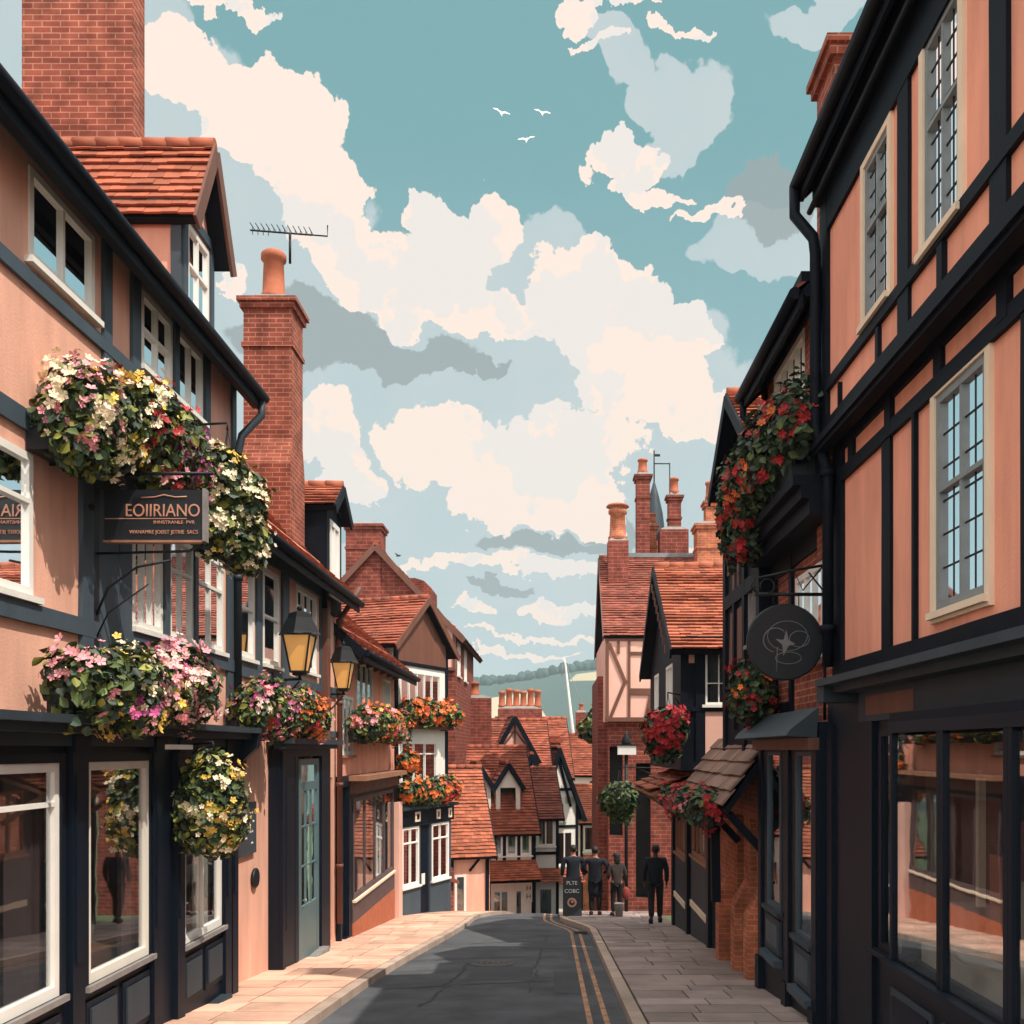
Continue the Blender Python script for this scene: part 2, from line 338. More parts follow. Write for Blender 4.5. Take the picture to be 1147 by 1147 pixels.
SPLIT = {'stall_riser', 'buttress', 'bargeboard', 'pilaster', 'curtain', 'plaster_panel', 'plaster_strip', 'verge_carving', 'jetty_beam', 'eaves_board', 'doorcase', 'canopy', 'ridge_tile'} - {'ridge_tile', 'verge_carving', 'canopy'}
class House:
    def __init__(s, name, label, x, y, rz, zb, cat='house'):
        s.zb = zb; s.root = thing(name, label, cat, (x, y, zb), rz); s.k = 0
    def part(s, mb, name, mats, parent=None, label=None):
        if name in SPLIT:
            for m_ in mb.split(): o = m_.build(name, mats, parent or s.root, (0, 0, s.zb))
            return o
        o = mb.build(name, mats, parent or s.root, (0, 0, s.zb))
        if label: o['label'] = label
        return o
    def jit(s): s.k += 1; return (s.k * 7 % 13) * .0011
    def block(s, mb, u0, u1, d0, d1, z0, z1, fr=(), le=(), ri=(), mi=0, ni=1):
        panel(mb, front(d0), u0, u1, z0, z1, fr, mi, ni); panel(mb, left(u0), d0, d1, z0, z1, le, mi, ni)
        panel(mb, right(u1), d0, d1, z0, z1, ri, mi, ni)
        mb.quad((u1, d1, z0), (u0, d1, z0), (u0, d1, z1), (u1, d1, z1), mi)
        mb.quad((u0, d0, z1), (u1, d0, z1), (u1, d1, z1), (u0, d1, z1), mi)
        mb.quad((u0, d0, z0), (u0, d1, z0), (u1, d1, z0), (u1, d0, z0), mi)
    def window(s, f, a0, a1, z0, z1, cols=2, rows=(), fr='white', pane='glass', curt='curtain', sill=True, fw=.06, mw=.036, rec=-.015, cw=.36, sillm=None, label=None, surround=None, leaded=0):
        mb = MB(); t0, t1 = -rec - .05, -rec
        fbox(mb, f, a0, a0 + fw, z0, z1, t0, t1); fbox(mb, f, a1 - fw, a1, z0, z1, t0, t1)
        fbox(mb, f, a0 + fw, a1 - fw, z1 - fw, z1, t0, t1); fbox(mb, f, a0 + fw, a1 - fw, z0, z0 + fw * 1.2, t0, t1)
        zi0, zi1 = z0 + fw * 1.2, z1 - fw
        for i in range(1, cols):
            a = a0 + fw + (a1 - a0 - 2 * fw) * i / cols; fbox(mb, f, a - mw / 2, a + mw / 2, zi0, zi1, t0 + .004, t1 - .004)
        for r in rows:
            z = zi0 + (zi1 - zi0) * r; fbox(mb, f, a0 + fw, a1 - fw, z - mw / 2, z + mw / 2, t0 + .007, t1 + .003)
        if surround:
            sw = .075
            for q in ((a0 - sw, a0, z0 - sw, z1 + sw), (a1, a1 + sw, z0 - sw, z1 + sw), (a0, a1, z1, z1 + sw), (a0, a1, z0 - sw, z0)):
                fbox(mb, f, *q, -.02, .032, 1)
        w = s.part(mb, 'window', [fr, surround or fr], label=label)
        pb = MB(); fbox(pb, f, a0 + fw * .6, a1 - fw * .6, z0 + fw * .6, z1 - fw * .6, t0 + .012, t0 + .018); s.part(pb, 'pane', pane, w)
        if leaded:
            lb = MB(); nx = leaded; wd = (a1 - a0 - 2 * fw) / (nx * cols)
            k = 1
            while a0 + fw + k * wd < a1 - fw - .02:
                a = a0 + fw + k * wd; fbox(lb, f, a - .006, a + .006, zi0, zi1, t0 + .0181, t0 + .0225); k += 1
            k = 1
            while zi0 + k * wd * 1.35 < zi1 - .03:
                z = zi0 + k * wd * 1.35; fbox(lb, f, a0 + fw, a1 - fw, z - .006, z + .006, t0 + .0182, t0 + .0235); k += 1
            s.part(lb, 'leading', 'iron', w)
        if sill:
            sb = MB(); fbox(sb, f, a0 - .06, a1 + .06, z0 - .05, z0 - .001, -.06, .07); s.part(sb, 'sill', sillm or fr, w)
        if curt:
            cb = MB(); n = 14
            for lo, hi in ((a0 + .02, a0 + (a1 - a0) * cw), (a1 - (a1 - a0) * cw, a1 - .02)):
                pts = []
                for i in range(n + 1):
                    a = lo + (hi - lo) * i / n; o = -.15 + .025 * math.sin(i * 2.1 + lo * 9)
                    pts.append((f.p(a, z0 + .03, o), f.p(a, z1 - .01, o)))
                for i in range(n): cb.add((pts[i][0], pts[i + 1][0], pts[i + 1][1], pts[i][1]), ((0, 1, 2, 3),), 0, True)
            s.part(cb, 'curtain', curt, w)
        return w
    def timber(s, mb, f, lines, w=.16, proud=.03, mi=0):
        for l in lines:
            p, q = V((l[0], l[1])), V((l[2], l[3])); ww = l[4] if len(l) > 4 else w; pr = proud + s.jit()
            d = (q - p); n = V((-d.y, d.x)).normalized()
            A = f.A * d.x + V((0, 0, d.y)); B = f.A * n.x + V((0, 0, n.y)); c = (p + q) / 2
            k = max(1, int(d.length / .45)); vs = []; fs = []
            for i in range(k + 1):                 # hand-hewn edges
                q_ = p + d * (i / k); j_ = .045 if 0 < i < k else .02
                for sg, of in ((-1, -.03), (1, -.03), (1, pr), (-1, pr)):
                    w_ = q_ + n * (sg * ww / 2 * (1 + RND.uniform(-j_, j_)) + 0); vs.append(f.p(w_.x, w_.y, of))
            for i in range(k):
                for e in range(4): fs.append((i * 4 + e, i * 4 + (e + 1) % 4, i * 4 + 4 + (e + 1) % 4, i * 4 + 4 + e))
            fs += [(0, 1, 2, 3), (k * 4 + 3, k * 4 + 2, k * 4 + 1, k * 4)]
            mb.add(vs, fs, mi)
    def roof(s, u0, u1, d0, d1, ze, zr, axis='u', mid=.5, oe=.3, ov=.15, m='tile', tw=.19, th=.13, barge='soot', deck='soot', gut=None, name='roof', wall=None, wmi=0, ends=(1, 1), sides=(1, 1)):
        """gabled roof; axis 'u' has its ridge along the front, 'd' along the depth"""
        if axis == 'u':
            P = lambda a, b, z: V((a, b, z)); a0, a1, b0, b1 = u0, u1, d0, d1
        else:
            P = lambda a, b, z: V((b, a, z)); a0, a1, b0, b1 = d0, d1, u0, u1
        bm = b0 + (b1 - b0) * mid
        A0, A1 = a0 - ov * ends[0], a1 + ov * ends[1]
        mb = MB(); rz = zr
        for side, be in ((0, b0), (1, b1)):
            if not sides[side]: continue
            sl = (zr - ze) / abs(bm - be); sg = -1 if be < bm else 1
            E = (be + sg * oe, ze - sl * oe)
            e0, e1 = P(A0, E[0], E[1]), P(A1, E[0], E[1]); r0, r1 = P(A0, bm, rz), P(A1, bm, rz)
            tiles(mb, e0, e1, r0, r1, tw, th)
            n = (e1 - e0).cross(r0 - e0).normalized();
            if n.z < 0: n = -n
            mb.prism([e0 - n * .012, e1 - n * .012, r1 - n * .012, r0 - n * .012], -n * .09, 1)
        o = s.part(mb, name, [m, deck])
        rb = MB(); k = int((A1 - A0) / .3) + 1
        for i in range(k):
            x0, x1 = A0 + (A1 - A0) * i / k, A0 + (A1 - A0) * (i + 1) / k
            rb.tube([P(x0 + .004, bm, rz + .01), P(x1 + .02, bm, rz + .018)], .085, 10)
        s.part(rb, 'ridge_tile', m, o)
        bb = MB()
        for i, (a, ex) in enumerate(((A0, ends[0]), (A1, ends[1]))):
            if not ex: continue
            sg = -1 if i == 0 else 1
            for side, be in ((0, b0), (1, b1)):
                if not sides[side]: continue
                sl = (zr - ze) / abs(bm - be); s2 = -1 if be < bm else 1
                p = P(a + sg * .012, be + s2 * oe, ze - sl * oe - .07 - .002 * side); q = P(a + sg * .012, bm, rz - .07 - .002 * side)
                bb.beam(p, q, .035 + .002 * side, .17)
        s.part(bb, 'bargeboard', barge, o)
        if gut:
            for side in gut:
                be = (b0, b1)[side]; sl = (zr - ze) / abs(bm - be); s2 = -1 if be < bm else 1
                g = MB(); g.tube([P(A0, be + s2 * (oe + .05), ze - sl * oe - .03), P(A1, be + s2 * (oe + .05), ze - sl * oe - .03)], .06, 10)
                g.obox((P(A0, be + s2 * (oe - .01), ze - sl * oe - .09) + P(A1, be + s2 * (oe - .01), ze - sl * oe - .09)) / 2, (P(A1, 0, 0) - P(A0, 0, 0)) / 2, P(0, .02, 0), V((0, 0, .09)))
                s.part(g, 'gutter', 'soot', o)
        if wall is not None:                          # gable triangles
            for a in (a0, a1): wall.add([P(a, b0, ze), P(a, b1, ze), P(a, bm, zr - .02)], ((0, 1, 2),), wmi)
        return o
    def chimney(s, u0, u1, d0, d1, z0, z1, m='brick', pots=1, potr=.12, poth=.45, potm='terracotta', cap='stone_grey', band=True, parent=None, shoulder=None, along='u', cowl=False):
        mb = MB(); mb.box(u0, u1, d0, d1, z0, z1)
        if band:
            mb.box(u0 - .05, u1 + .05, d0 - .05, d1 + .05, z1 - .001, z1 + .1); mb.box(u0 - .09, u1 + .09, d0 - .09, d1 + .09, z1 + .099, z1 + .17)
            mb.box(u0 - .03, u1 + .03, d0 - .03, d1 + .03, z1 - .62, z1 - .55)
        w, dd = (u1 - u0), (d1 - d0); zt = z1 + (.17 if band else 0)
        cu, cd = (u0 + u1) / 2, (d0 + d1) / 2
        k = .12
        base = [(u0, d0), (u1, d0), (u1, d1), (u0, d1)]
        vs = [V((x, y, zt)) for x, y in base] + [V((cu + (x - cu) * .62, cd + (y - cd) * .62, zt + k)) for x, y in base]
        mb.add(vs, ((0, 1, 5, 4), (1, 2, 6, 5), (2, 3, 7, 6), (3, 0, 4, 7), (4, 5, 6, 7)), 1)
        if shoulder:
            su, sd, sz = shoulder; lo = z0
            vs = []
            for z, g in ((lo, 1), (sz, 1), (sz + .45, 0)):
                vs += [V((u0 - su * g, d0 - sd * g, z)), V((u1 + su * g * .0, d0 - sd * g, z)), V((u1 + su * g * .0, d1, z)), V((u0 - su * g, d1, z))]
            fs = []
            for r in (0, 4): fs += [(r + i, r + (i + 1) % 4, r + 4 + (i + 1) % 4, r + 4 + i) for i in range(4)]
            mb.add([v + V((-.003, -.003, 0)) for v in vs], fs, 0)
        c = s.part(mb, 'chimney', [m, cap], parent)
        for i in range(pots):
            t = (i + .5) / pots
            pu = u0 + w * t if along == 'u' else cu; pd = d0 + dd * t if along == 'd' else cd
            pb = MB(); h = poth * (1 + .08 * ((i * 5) % 3 - 1))
            pr = [(potr * 1.1, zt + k - .06), (potr * 1.1, zt + k + .06), (potr * .96, zt + k + .1), (potr * .85, zt + k + h * .8), (potr * 1.08, zt + k + h * .84), (potr * 1.08, zt + k + h * .95), (potr * .9, zt + k + h)]
            if cowl: pr += [(potr * .9, zt + k + h + .04), (potr * 1.35, zt + k + h + .06), (potr * 1.2, zt + k + h + .13), (potr * .3, zt + k + h + .2)]
            pb.lathe((pu, pd, 0), pr, 14); s.part(pb, 'chimney_pot', potm, c)
        return c
    def pipe(s, pts, r=.045, m='soot'):
        mb = MB(); mb.tube(pts, r, 10)
        p, q = V(pts[-2]), V(pts[-1]); L = (q - p).length; k = 0
        while k < L - .2:
            c = p + (q - p) * (k / L); mb.tube([c, c + (q - p).normalized() * .07], r * 1.35, 10); k += 1.5
        return s.part(mb, 'downpipe', m)
def tiles(mb, e0, e1, r0, r1, tw, th):
    L = ((r0 - e0).length + (r1 - e1).length) / 2; rows = max(2, int(round(L / th)))
    W = max((e1 - e0).length, (r1 - r0).length); n = (e1 - e0).cross(r0 - e0).normalized()
    if n.z < 0: n = -n
    def P(a, t):
        return (e0 * (1 - a) + e1 * a) * (1 - t) + (r0 * (1 - a) + r1 * a) * t
    for j in range(rows):
        t0, t1 = j / rows, min(1, (j + 1.25) / rows)
        w = (P(1, t0) - P(0, t0)).length; k = max(1, int(round(w / tw))); sh = .5 if j % 2 else 0
        wave = .012 * math.sin(j * .9)
        xs = [0] + [(i + sh + RND.uniform(-.04, .04)) / k for i in range(k + 1) if 0.02 < (i + sh) / k < .98] + [1]
        for i in range(len(xs) - 1):
            a, b = xs[i] + .002 / max(w, .1), xs[i + 1] - .002 / max(w, .1)
            lift = .052 + RND.uniform(-.006, .009) + wave; lo = RND.uniform(-.006, .012) / L
            p = [P(a, max(0, t0 + lo)), P(b, max(0, t0 + lo)), P(b, t1), P(a, t1)]
            top = [p[0] + n * lift, p[1] + n * (lift + RND.uniform(-.004, .004)), p[2] + n * .014, p[3] + n * .014]
            mb.add([*top, p[0] + n * (lift - .028), p[1] + n * (lift - .028), p[2] - n * .004, p[3] - n * .004],
                   ((0, 1, 2, 3), (4, 5, 1, 0), (4, 0, 3, 7), (5, 6, 2, 1)), 0)
# ------------------------------------------------------------------ plants
def rdir():
    z = RND.uniform(-1, 1); t = RND.uniform(0, 2 * math.pi); r = math.sqrt(1 - z * z); return V((r * math.cos(t), r * math.sin(t), z))
def leaf(mb, c, n, size, mi=0):
    a = n.cross(rdir());
    if a.length < .05: a = n.cross(V((1, 0, .3)))
    a.normalize(); b = n.cross(a); s = size * RND.uniform(.65, 1.25)
    tip = c + a * s; base = c - a * s * .8; l = c + b * s * .62 + n * s * .18 + a * s * .1; r = c - b * s * .62 + n * s * .18 + a * s * .1
    h = n * s * .14; l2 = c + b * s * .42 + a * s * .62; r2 = c - b * s * .42 + a * s * .62
    mb.add((base, l, l2, tip - h, r2, r), ((0, 1, 2, 3), (0, 3, 4, 5)), mi)
def bloom(mb, c, n, size, mi=0):
    a = n.cross(rdir());
    if a.length < .05: a = n.cross(V((1, 0, .3)))
    a.normalize(); b = n.cross(a); s = size * RND.uniform(.7, 1.2); t0 = RND.uniform(0, 6)
    vs = [c]; fs = []
    for i in range(5):
        t = t0 + i * 1.2566
        for dt, rr, h in ((-.5, .75, .22), (0, 1.0, .34), (.5, .75, .22)):
            vs.append(c + (a * math.cos(t + dt) + b * math.sin(t + dt)) * s * rr + n * s * h)
        k = len(vs); fs.append((0, k - 3, k - 2, k - 1))
    mb.add(vs, fs, mi)
def plant_parts(root, loc, blobs, nleaf, lsize, leaves, blooms, bsize, skew=.25, clump=.13):
    """leaf-sized faces spread through the volume of the blobs, blossoms in clumps on the outside"""
    vols = [b[3] * b[4] * b[5] for b in blobs]; tot = sum(v ** .67 for v in vols)
    lb = MB()
    for b, v in zip(blobs, vols):
        c = V(b[:3]); r = V(b[3:6])
        bumps = [(rdir(), RND.uniform(.12, .34)) for _ in range(7)]
        for _ in range(int(1.25 * nleaf * v ** .67 / tot)):
            d = rdir(); k = 1 + sum(h * max(0, d.dot(q) - .72) * 3 for q, h in bumps)
            q = RND.uniform(.42, 1.0) ** .6 * k * RND.uniform(.86, 1.06)
            p = c + V((d.x * r.x, d.y * r.y, d.z * r.z)) * q
            n = (d + rdir() * .8 + V((0, 0, .3))).normalized()
            u = RND.random(); mi = 0 if u < .42 else (1 if u < .78 else 2)
            leaf(lb, p, n, lsize, mi)
    lb.build('foliage', leaves, root, loc, uv=False)
    for bl_ in blooms:
        m, cnt = bl_[:2]; fb = MB(); done = 0; pick = [blobs[i] for i in bl_[2]] if len(bl_) > 2 else blobs; pv = [b[3] * b[4] * b[5] for b in pick]
        while done < cnt:
            b = RND.choices(pick, [v ** .67 for v in pv])[0]; d = (rdir() + V((.25 * (-1 if b[0] > 0 else 1), -.55, .1))).normalized()
            n = min(cnt - done, RND.randint(3, 9)); c = V(b[:3]) + V((d.x * b[3], d.y * b[4], d.z * b[5])) * RND.uniform(.92, 1.12)
            for _ in range(n):
                bloom(fb, c + rdir() * clump * RND.uniform(.2, 1), (d + rdir() * .55).normalized(), bsize)
            done += n
        fb.build('blossom', m, root, loc, uv=False)
GREENS = ['leaf_dark', 'leaf_mid', 'leaf_olive']; DARKS = ['leaf_dark', 'leaf_dark', 'leaf_mid']
def window_box(label, group, p0, p1, blobs, nleaf, blooms, lsize=.055, bsize=.035, leaves=GREENS, troughm='board_black', th=.18, td=.2, clump=.13):
    p0, p1 = V(p0), V(p1); loc = (p0 + p1) / 2
    root = thing('flower_box', label, 'flower box', loc, 0, group)
    tb = MB(); d = p1 - p0; n = V((-d.y, d.x, 0)).normalized()
    a, b = p0 + V((0, 0, th / 2)), p1 + V((0, 0, th / 2)); tb.beam(a, b, td, th)
    tb.beam(a + V((0, 0, th / 2)), b + V((0, 0, th / 2)), td + .03, .025)
    for t in (.15, .85):
        c = p0 + d * t; tb.beam(c + n * (td * .5), c - n * (td * .5) + V((0, 0, 0)), .03, .05)
    tb.build('trough', troughm, root, loc)
    plant_parts(root, loc, blobs, nleaf, lsize, leaves, blooms, bsize, clump=clump)
    return root
def hanging_basket(label, c, r, hook, nleaf, blooms, lsize=.05, bsize=.032, leaves=GREENS, blobs=None, group='hanging flower baskets', clump=.11):
    c = V(c); loc = c - V((0, 0, r[2]))
    root = thing('hanging_basket', label, 'hanging basket', loc, 0, group)
    bb = MB(); bw = r[0] * .55
    bb.lathe(c - V((0, 0, r[2] * .95)), [(bw * .25, -.1), (bw * .7, 0), (bw * .95, r[2] * .35), (bw, r[2] * .5)], 14); bb.build('basket', 'board_black', root, loc)
    hb = MB(); hook = V(hook); top = V((c.x, c.y, hook.z))
    for t in (0, 2.1, 4.2): hb.tube([c + V((bw * math.cos(t), bw * math.sin(t), -r[2] * .4)), top + V((0, 0, -.03))], .006, 5)
    hb.tube([hook, top + V((0, 0, .03)), top + V((0, 0, -.05))], .014, 6)
    hb.tube([hook + V((0, 0, -.22)), (hook + top) / 2 + V((0, 0, -.02))], .011, 6)
    hb.build('chain', 'iron', root, loc)
    plant_parts(root, loc, blobs or [(*c, *r)], nleaf, lsize, leaves, blooms, bsize, clump=clump)
    return root

# ------------------------------------------------------------------ people
def skin_mesh(name, vs, es, rs, m, parent, lev=2, extra=None):
    me = bpy.data.meshes.new(name); me.from_pydata(vs, es, []); o = bpy.data.objects.new('t', me); COL.objects.link(o)
    md = o.modifiers.new('Skin', 'SKIN'); md.use_smooth_shade = True
    for i, r in enumerate(rs):
        r = r if isinstance(r, tuple) else (r, r); me.skin_vertices[0].data[i].radius = r
    me.skin_vertices[0].data[0].use_root = True
    sb = o.modifiers.new('Sub', 'SUBSURF'); sb.levels = lev; sb.render_levels = lev
    dg = bpy.context.evaluated_depsgraph_get(); ev = bpy.data.meshes.new_from_object(o.evaluated_get(dg)); ev.name = name
    bpy.data.objects.remove(o)
    if extra:
        n0 = len(ev.vertices)
        vs2 = [tuple(v.co) for v in ev.vertices] + [tuple(v) for v in extra.v]
        fs2 = [tuple(p.vertices) for p in ev.polygons] + [tuple(i + n0 for i in f) for f in extra.f]
        ev2 = bpy.data.meshes.new(name); ev2.from_pydata(vs2, [], fs2); ev = ev2
        ev.polygons.foreach_set('use_smooth', [True] * len(ev.polygons))
    ev.materials.clear(); ev.materials.append(MATS[m])
    r = bpy.data.objects.new(name, ev); COL.objects.link(r); r.parent = parent; return r
def person(label, x, y, zg, rz, h=1.75, skin='skin', top='cloth_navy', legs='cloth_black', coat=.0, arms=None, stride=0.0, wide=1.0, cap=False, head_turn=0.0, longhair=False):
    root = thing('person', label, 'person', (x, y, zg), rz, 'people at the crest of the street'); k = h / 1.75
    root.scale = (k, k, k)
    arms = arms or [((.25, -.02, 1.16), (.25, .08, .90)), ((-.25, -.02, 1.16), (-.25, .08, .90))]
    sh = .185 * wide
    vs = [(0, 0, .96), (0, .0, 1.10), (0, .015, 1.30), (0, -.01, 1.46), (0, .0, 1.53), (0, .012, 1.62), (0, .012, 1.69)]
    rs = [(.14 * wide, .10), (.135 * wide, .10), (.155 * wide, .11), (.075, .07), (.052, .054), (.076, .094), (.070, .085)]
    es = [(0, 1), (1, 2), (2, 3), (3, 4), (4, 5), (5, 6)]
    fing = MB()
    for i, sg in ((0, 1), (1, -1)):
        el, wr = V(arms[i][0]), V(arms[i][1]); b = len(vs)
        hd = wr + (wr - el).normalized() * .075
        vs += [(sg * sh, -.005, 1.425), tuple(el), tuple(wr), tuple(hd)]; rs += [.062, .045, .030, (.038, .022)]; es += [(2, b), (b, b + 1), (b + 1, b + 2), (b + 2, b + 3)]
        fd = (wr - el).normalized(); sd = V((0, 1, 0)); sd = (sd - fd * sd.dot(fd)).normalized(); pn = fd.cross(sd)
        for q, (off, ln) in enumerate(((-.028, .062), (-.010, .075), (.009, .080), (.027, .072))):
            s0 = hd + sd * off + fd * .012; fing.tube([s0, s0 + fd * ln * .5 - pn * sg * .006, s0 + fd * ln - pn * sg * .024], [.0095, .009, .006], 6)
        s0 = wr + fd * .03 + sd * .03; fing.tube([s0, s0 + sd * .028 + fd * .03, s0 + sd * .030 + fd * .062], [.011, .010, .007], 6)
    for sg, st in ((1, stride), (-1, -stride)):
        b = len(vs)
        lift = .06 if st < 0 else 0
        vs += [(sg * .09, 0, .90), (sg * .10, st * .55 + .02, .50), (sg * .10, st * 1.0 - .01 - lift, .09 + lift), (sg * .115, st * 1.0 + .13, .035 + lift * .3)]
        rs += [.088, .058, .042, (.04, .028)]; es += [(0, b), (b, b + 1), (b + 1, b + 2), (b + 2, b + 3)]
    # face and ears
    fing.ell((0, .108, 1.625), (.016, .022, .026), 8, 6); fing.ell((.088, .0, 1.63), (.012, .022, .034), 8, 6); fing.ell((-.088, .0, 1.63), (.012, .022, .034), 8, 6)
    fing.ell((0, .095, 1.575), (.028, .014, .008), 8, 6)
    for sg in (1, -1): fing.ell((sg * .033, .092, 1.655), (.013, .010, .010), 8, 6)
    skin_mesh('body', vs, es, rs, skin, root, 2, fing)
    # jacket
    tv = [(0, 0, .86 - coat), (0, 0, .96), (0, 0, 1.10), (0, .01, 1.30), (0, -.01, 1.455), (0, 0, 1.485)]; tr = [(.165 * wide + coat * .05, .13 + coat * .05), (.165 * wide, .128), (.158 * wide, .122), (.178 * wide, .13), (.10, .085), (.07, .07)]
    te = [(0, 1), (1, 2), (2, 3), (3, 4), (4, 5)]
    for i, sg in ((0, 1), (1, -1)):
        el, wr = V(arms[i][0]), V(arms[i][1]); b = len(tv); wr = el + (wr - el) * .92
        tv += [(sg * sh, -.005, 1.42), tuple(el), tuple(wr)]; tr += [.082, .062, .050]; te += [(3, b), (b, b + 1), (b + 1, b + 2)]
    skin_mesh('jacket', tv, te, tr, top, root)
    lv = [(0, 0, 1.0)]; lr = [(.155 * wide, .118)]; le = []
    for sg, st in ((1, stride), (-1, -stride)):
        lift = .06 if st < 0 else 0; b = len(lv)
        lv += [(sg * .09, 0, .88), (sg * .10, st * .55 + .02, .50), (sg * .10, st - .01 - lift, .10 + lift)]; lr += [.108, .080, .068]; le += [(0, b), (b, b + 1), (b + 1, b + 2)]
    skin_mesh('trousers', lv, le, lr, legs, root)
    for sg, st in ((1, stride), (-1, -stride)):
        lift = .06 if st < 0 else 0; s_ = MB()
        s_.ell((sg * .11, st + .05 - lift * .5, .05 + lift * .5), (.055, .145, .05), 12, 8); s_.box(sg * .11 - .045, sg * .11 + .045, st - .08 - lift * .5, st + .17 - lift * .5, lift * .5, .03 + lift * .5); s_.build('shoe', 'cloth_black', root, uv=False)
    hb = MB(); hb.ell((0, -.015, 1.675), (.094, .112, .10), 14, 10)
    if longhair: hb.ell((0, -.055, 1.58), (.095, .07, .15), 12, 8)
    if cap: hb.ell((0, .01, 1.72), (.11, .13, .075), 14, 8); hb.ell((0, .13, 1.70), (.08, .09, .015), 12, 6)
    hb.build('hair', 'hair', root, uv=False)
    return root
# ================================================================== LEFT ROW
def Ly(px): return yat(px, XL)
# ---- near salmon house with slate-blue timbers, dormer and big chimney
Y0, Y1 = 4.6, 12.45
H = House('corner_house', 'salmon house with slate blue timbers, tiled dormer and black shopfront, nearest on the left', XL, Y0, rad(90), gz(9), 'house')
u = lambda Y: Y - Y0
W = MB(); f0 = front(0)
wins_t = [(u(7.55), u(8.62), 3.78, 4.50), (u(9.60), u(10.38), 3.76, 4.52), (u(10.52), u(11.28), 3.76, 4.52), (u(5.3), u(6.6), 3.78, 4.5)]
wins_f = [(u(9.40), u(10.12), 1.18, 2.28), (u(10.30), u(10.98), 1.18, 2.28), (u(11.08), u(11.98), 1.18, 2.28), (u(6.2), u(7.6), 1.18, 2.28)]
H.block(W, 0, u(Y1), 0, 6, .27, 5.0, fr=wins_t + wins_f)
H.block(W, u(11.86), u(Y1), .01, 6, gz(12) - .8, .268)
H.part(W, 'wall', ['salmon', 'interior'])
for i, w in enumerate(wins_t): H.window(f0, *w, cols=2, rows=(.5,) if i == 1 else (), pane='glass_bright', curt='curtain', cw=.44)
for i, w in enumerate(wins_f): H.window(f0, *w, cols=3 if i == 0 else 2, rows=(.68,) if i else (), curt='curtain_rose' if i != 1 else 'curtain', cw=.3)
T = MB()
H.timber(T, f0, [(u(9.2), .3, u(9.2), 2.45, .26), (u(10.21), 1.0, u(10.21), 2.45, .15), (u(11.03), .3, u(11.03), 2.45, .1), (u(12.2), .3, u(12.2), 2.45, .2), (u(8.7), .3, u(8.7), 2.45, .70), (u(8.85), 2.5, u(8.85), 4.6, .16), (u(9.42), 2.5, u(9.42), 3.6, .1),
    (0, 2.52, u(Y1), 2.52, .16), (0, 1.05, u(Y1), 1.05, .15), (u(9.45), 3.2, u(9.45), 4.7, .18), (u(10.45), 3.5, u(10.45), 4.7, .12), (u(11.4), 2.5, u(11.4), 4.7, .16), (u(12.36), 2.5, u(12.36), 4.7, .14),
    (0, 3.62, u(11.4), 3.62, .12), (0, 4.66, u(Y1), 4.66, .18), (u(5.0), .3, u(5.0), 4.6, .2), (u(7.0), 2.6, u(7.0), 4.6, .16)])
H.part(T, 'timber_frame', 'slate_blue')
rf = H.roof(0, u(Y1), 0, 6, 4.84, 8.05, 'u', .5, .3, .12, 'tile', .24, .17, gut=(0,))
FB = MB(); FB.box(-.1, u(Y1) + .1, -.262, -.2, 4.36, 4.50); FB.box(-.09, u(Y1) + .09, -.2, -.001, 4.62, 4.70); H.part(FB, 'eaves_board', 'soot')
H.chimney(u(12.08), u(12.44), 1.14, 2.5, 5.0, 10.6, 'brick', pots=2, along='d', cap='stone_grey')
H.chimney(u(8.2), u(8.9), 2.6, 3.5, 6.9, 9.6, 'brick', pots=2, along='d')
# dormer
D = MB(); dw = [(u(11.55), u(12.28), 5.18, 6.22)]
H.block(D, u(11.4), u(12.42), .28, 2.6, 4.9, 6.4, fr=dw); D.add([(u(11.4), .281, 6.4), (u(12.42), .281, 6.4), (u(11.91), .281, 7.0)], ((0, 1, 2),))
do = H.part(D, 'dormer', ['salmon', 'interior'])
H.window(front(.28), *dw[0], cols=2, rows=(.55,), pane='glass_bright', curt='curtain_blue')
T = MB(); H.timber(T, left(u(11.4)), [(.33, 4.9, .33, 6.4, .12), (.28, 6.32, 2.2, 6.32, .15), (.9, 5.6, .9, 6.25, .1)]); H.timber(T, front(.28), [(u(11.4), 6.33, u(12.42), 6.33, .12), (u(11.46), 5, u(11.46), 6.3, .1), (u(12.36), 5, u(12.36), 6.3, .1)])
H.part(T, 'timber_frame', 'slate_blue')
H.roof(u(11.4), u(12.42), .28, 2.6, 6.38, 7.32, 'd', .5, .14, .22, 'tile_orange', .19, .13, barge='umber', ends=(1, 0))
H.pipe([(u(Y1) + .03, -.33, 4.45), (u(Y1) + .03, -.33, 4.25), (u(Y1) - .1, -.12, 3.95), (u(Y1) - .1, -.07, 3.7), (u(Y1) - .1, -.07, .4)], .05, 'slate_grey')
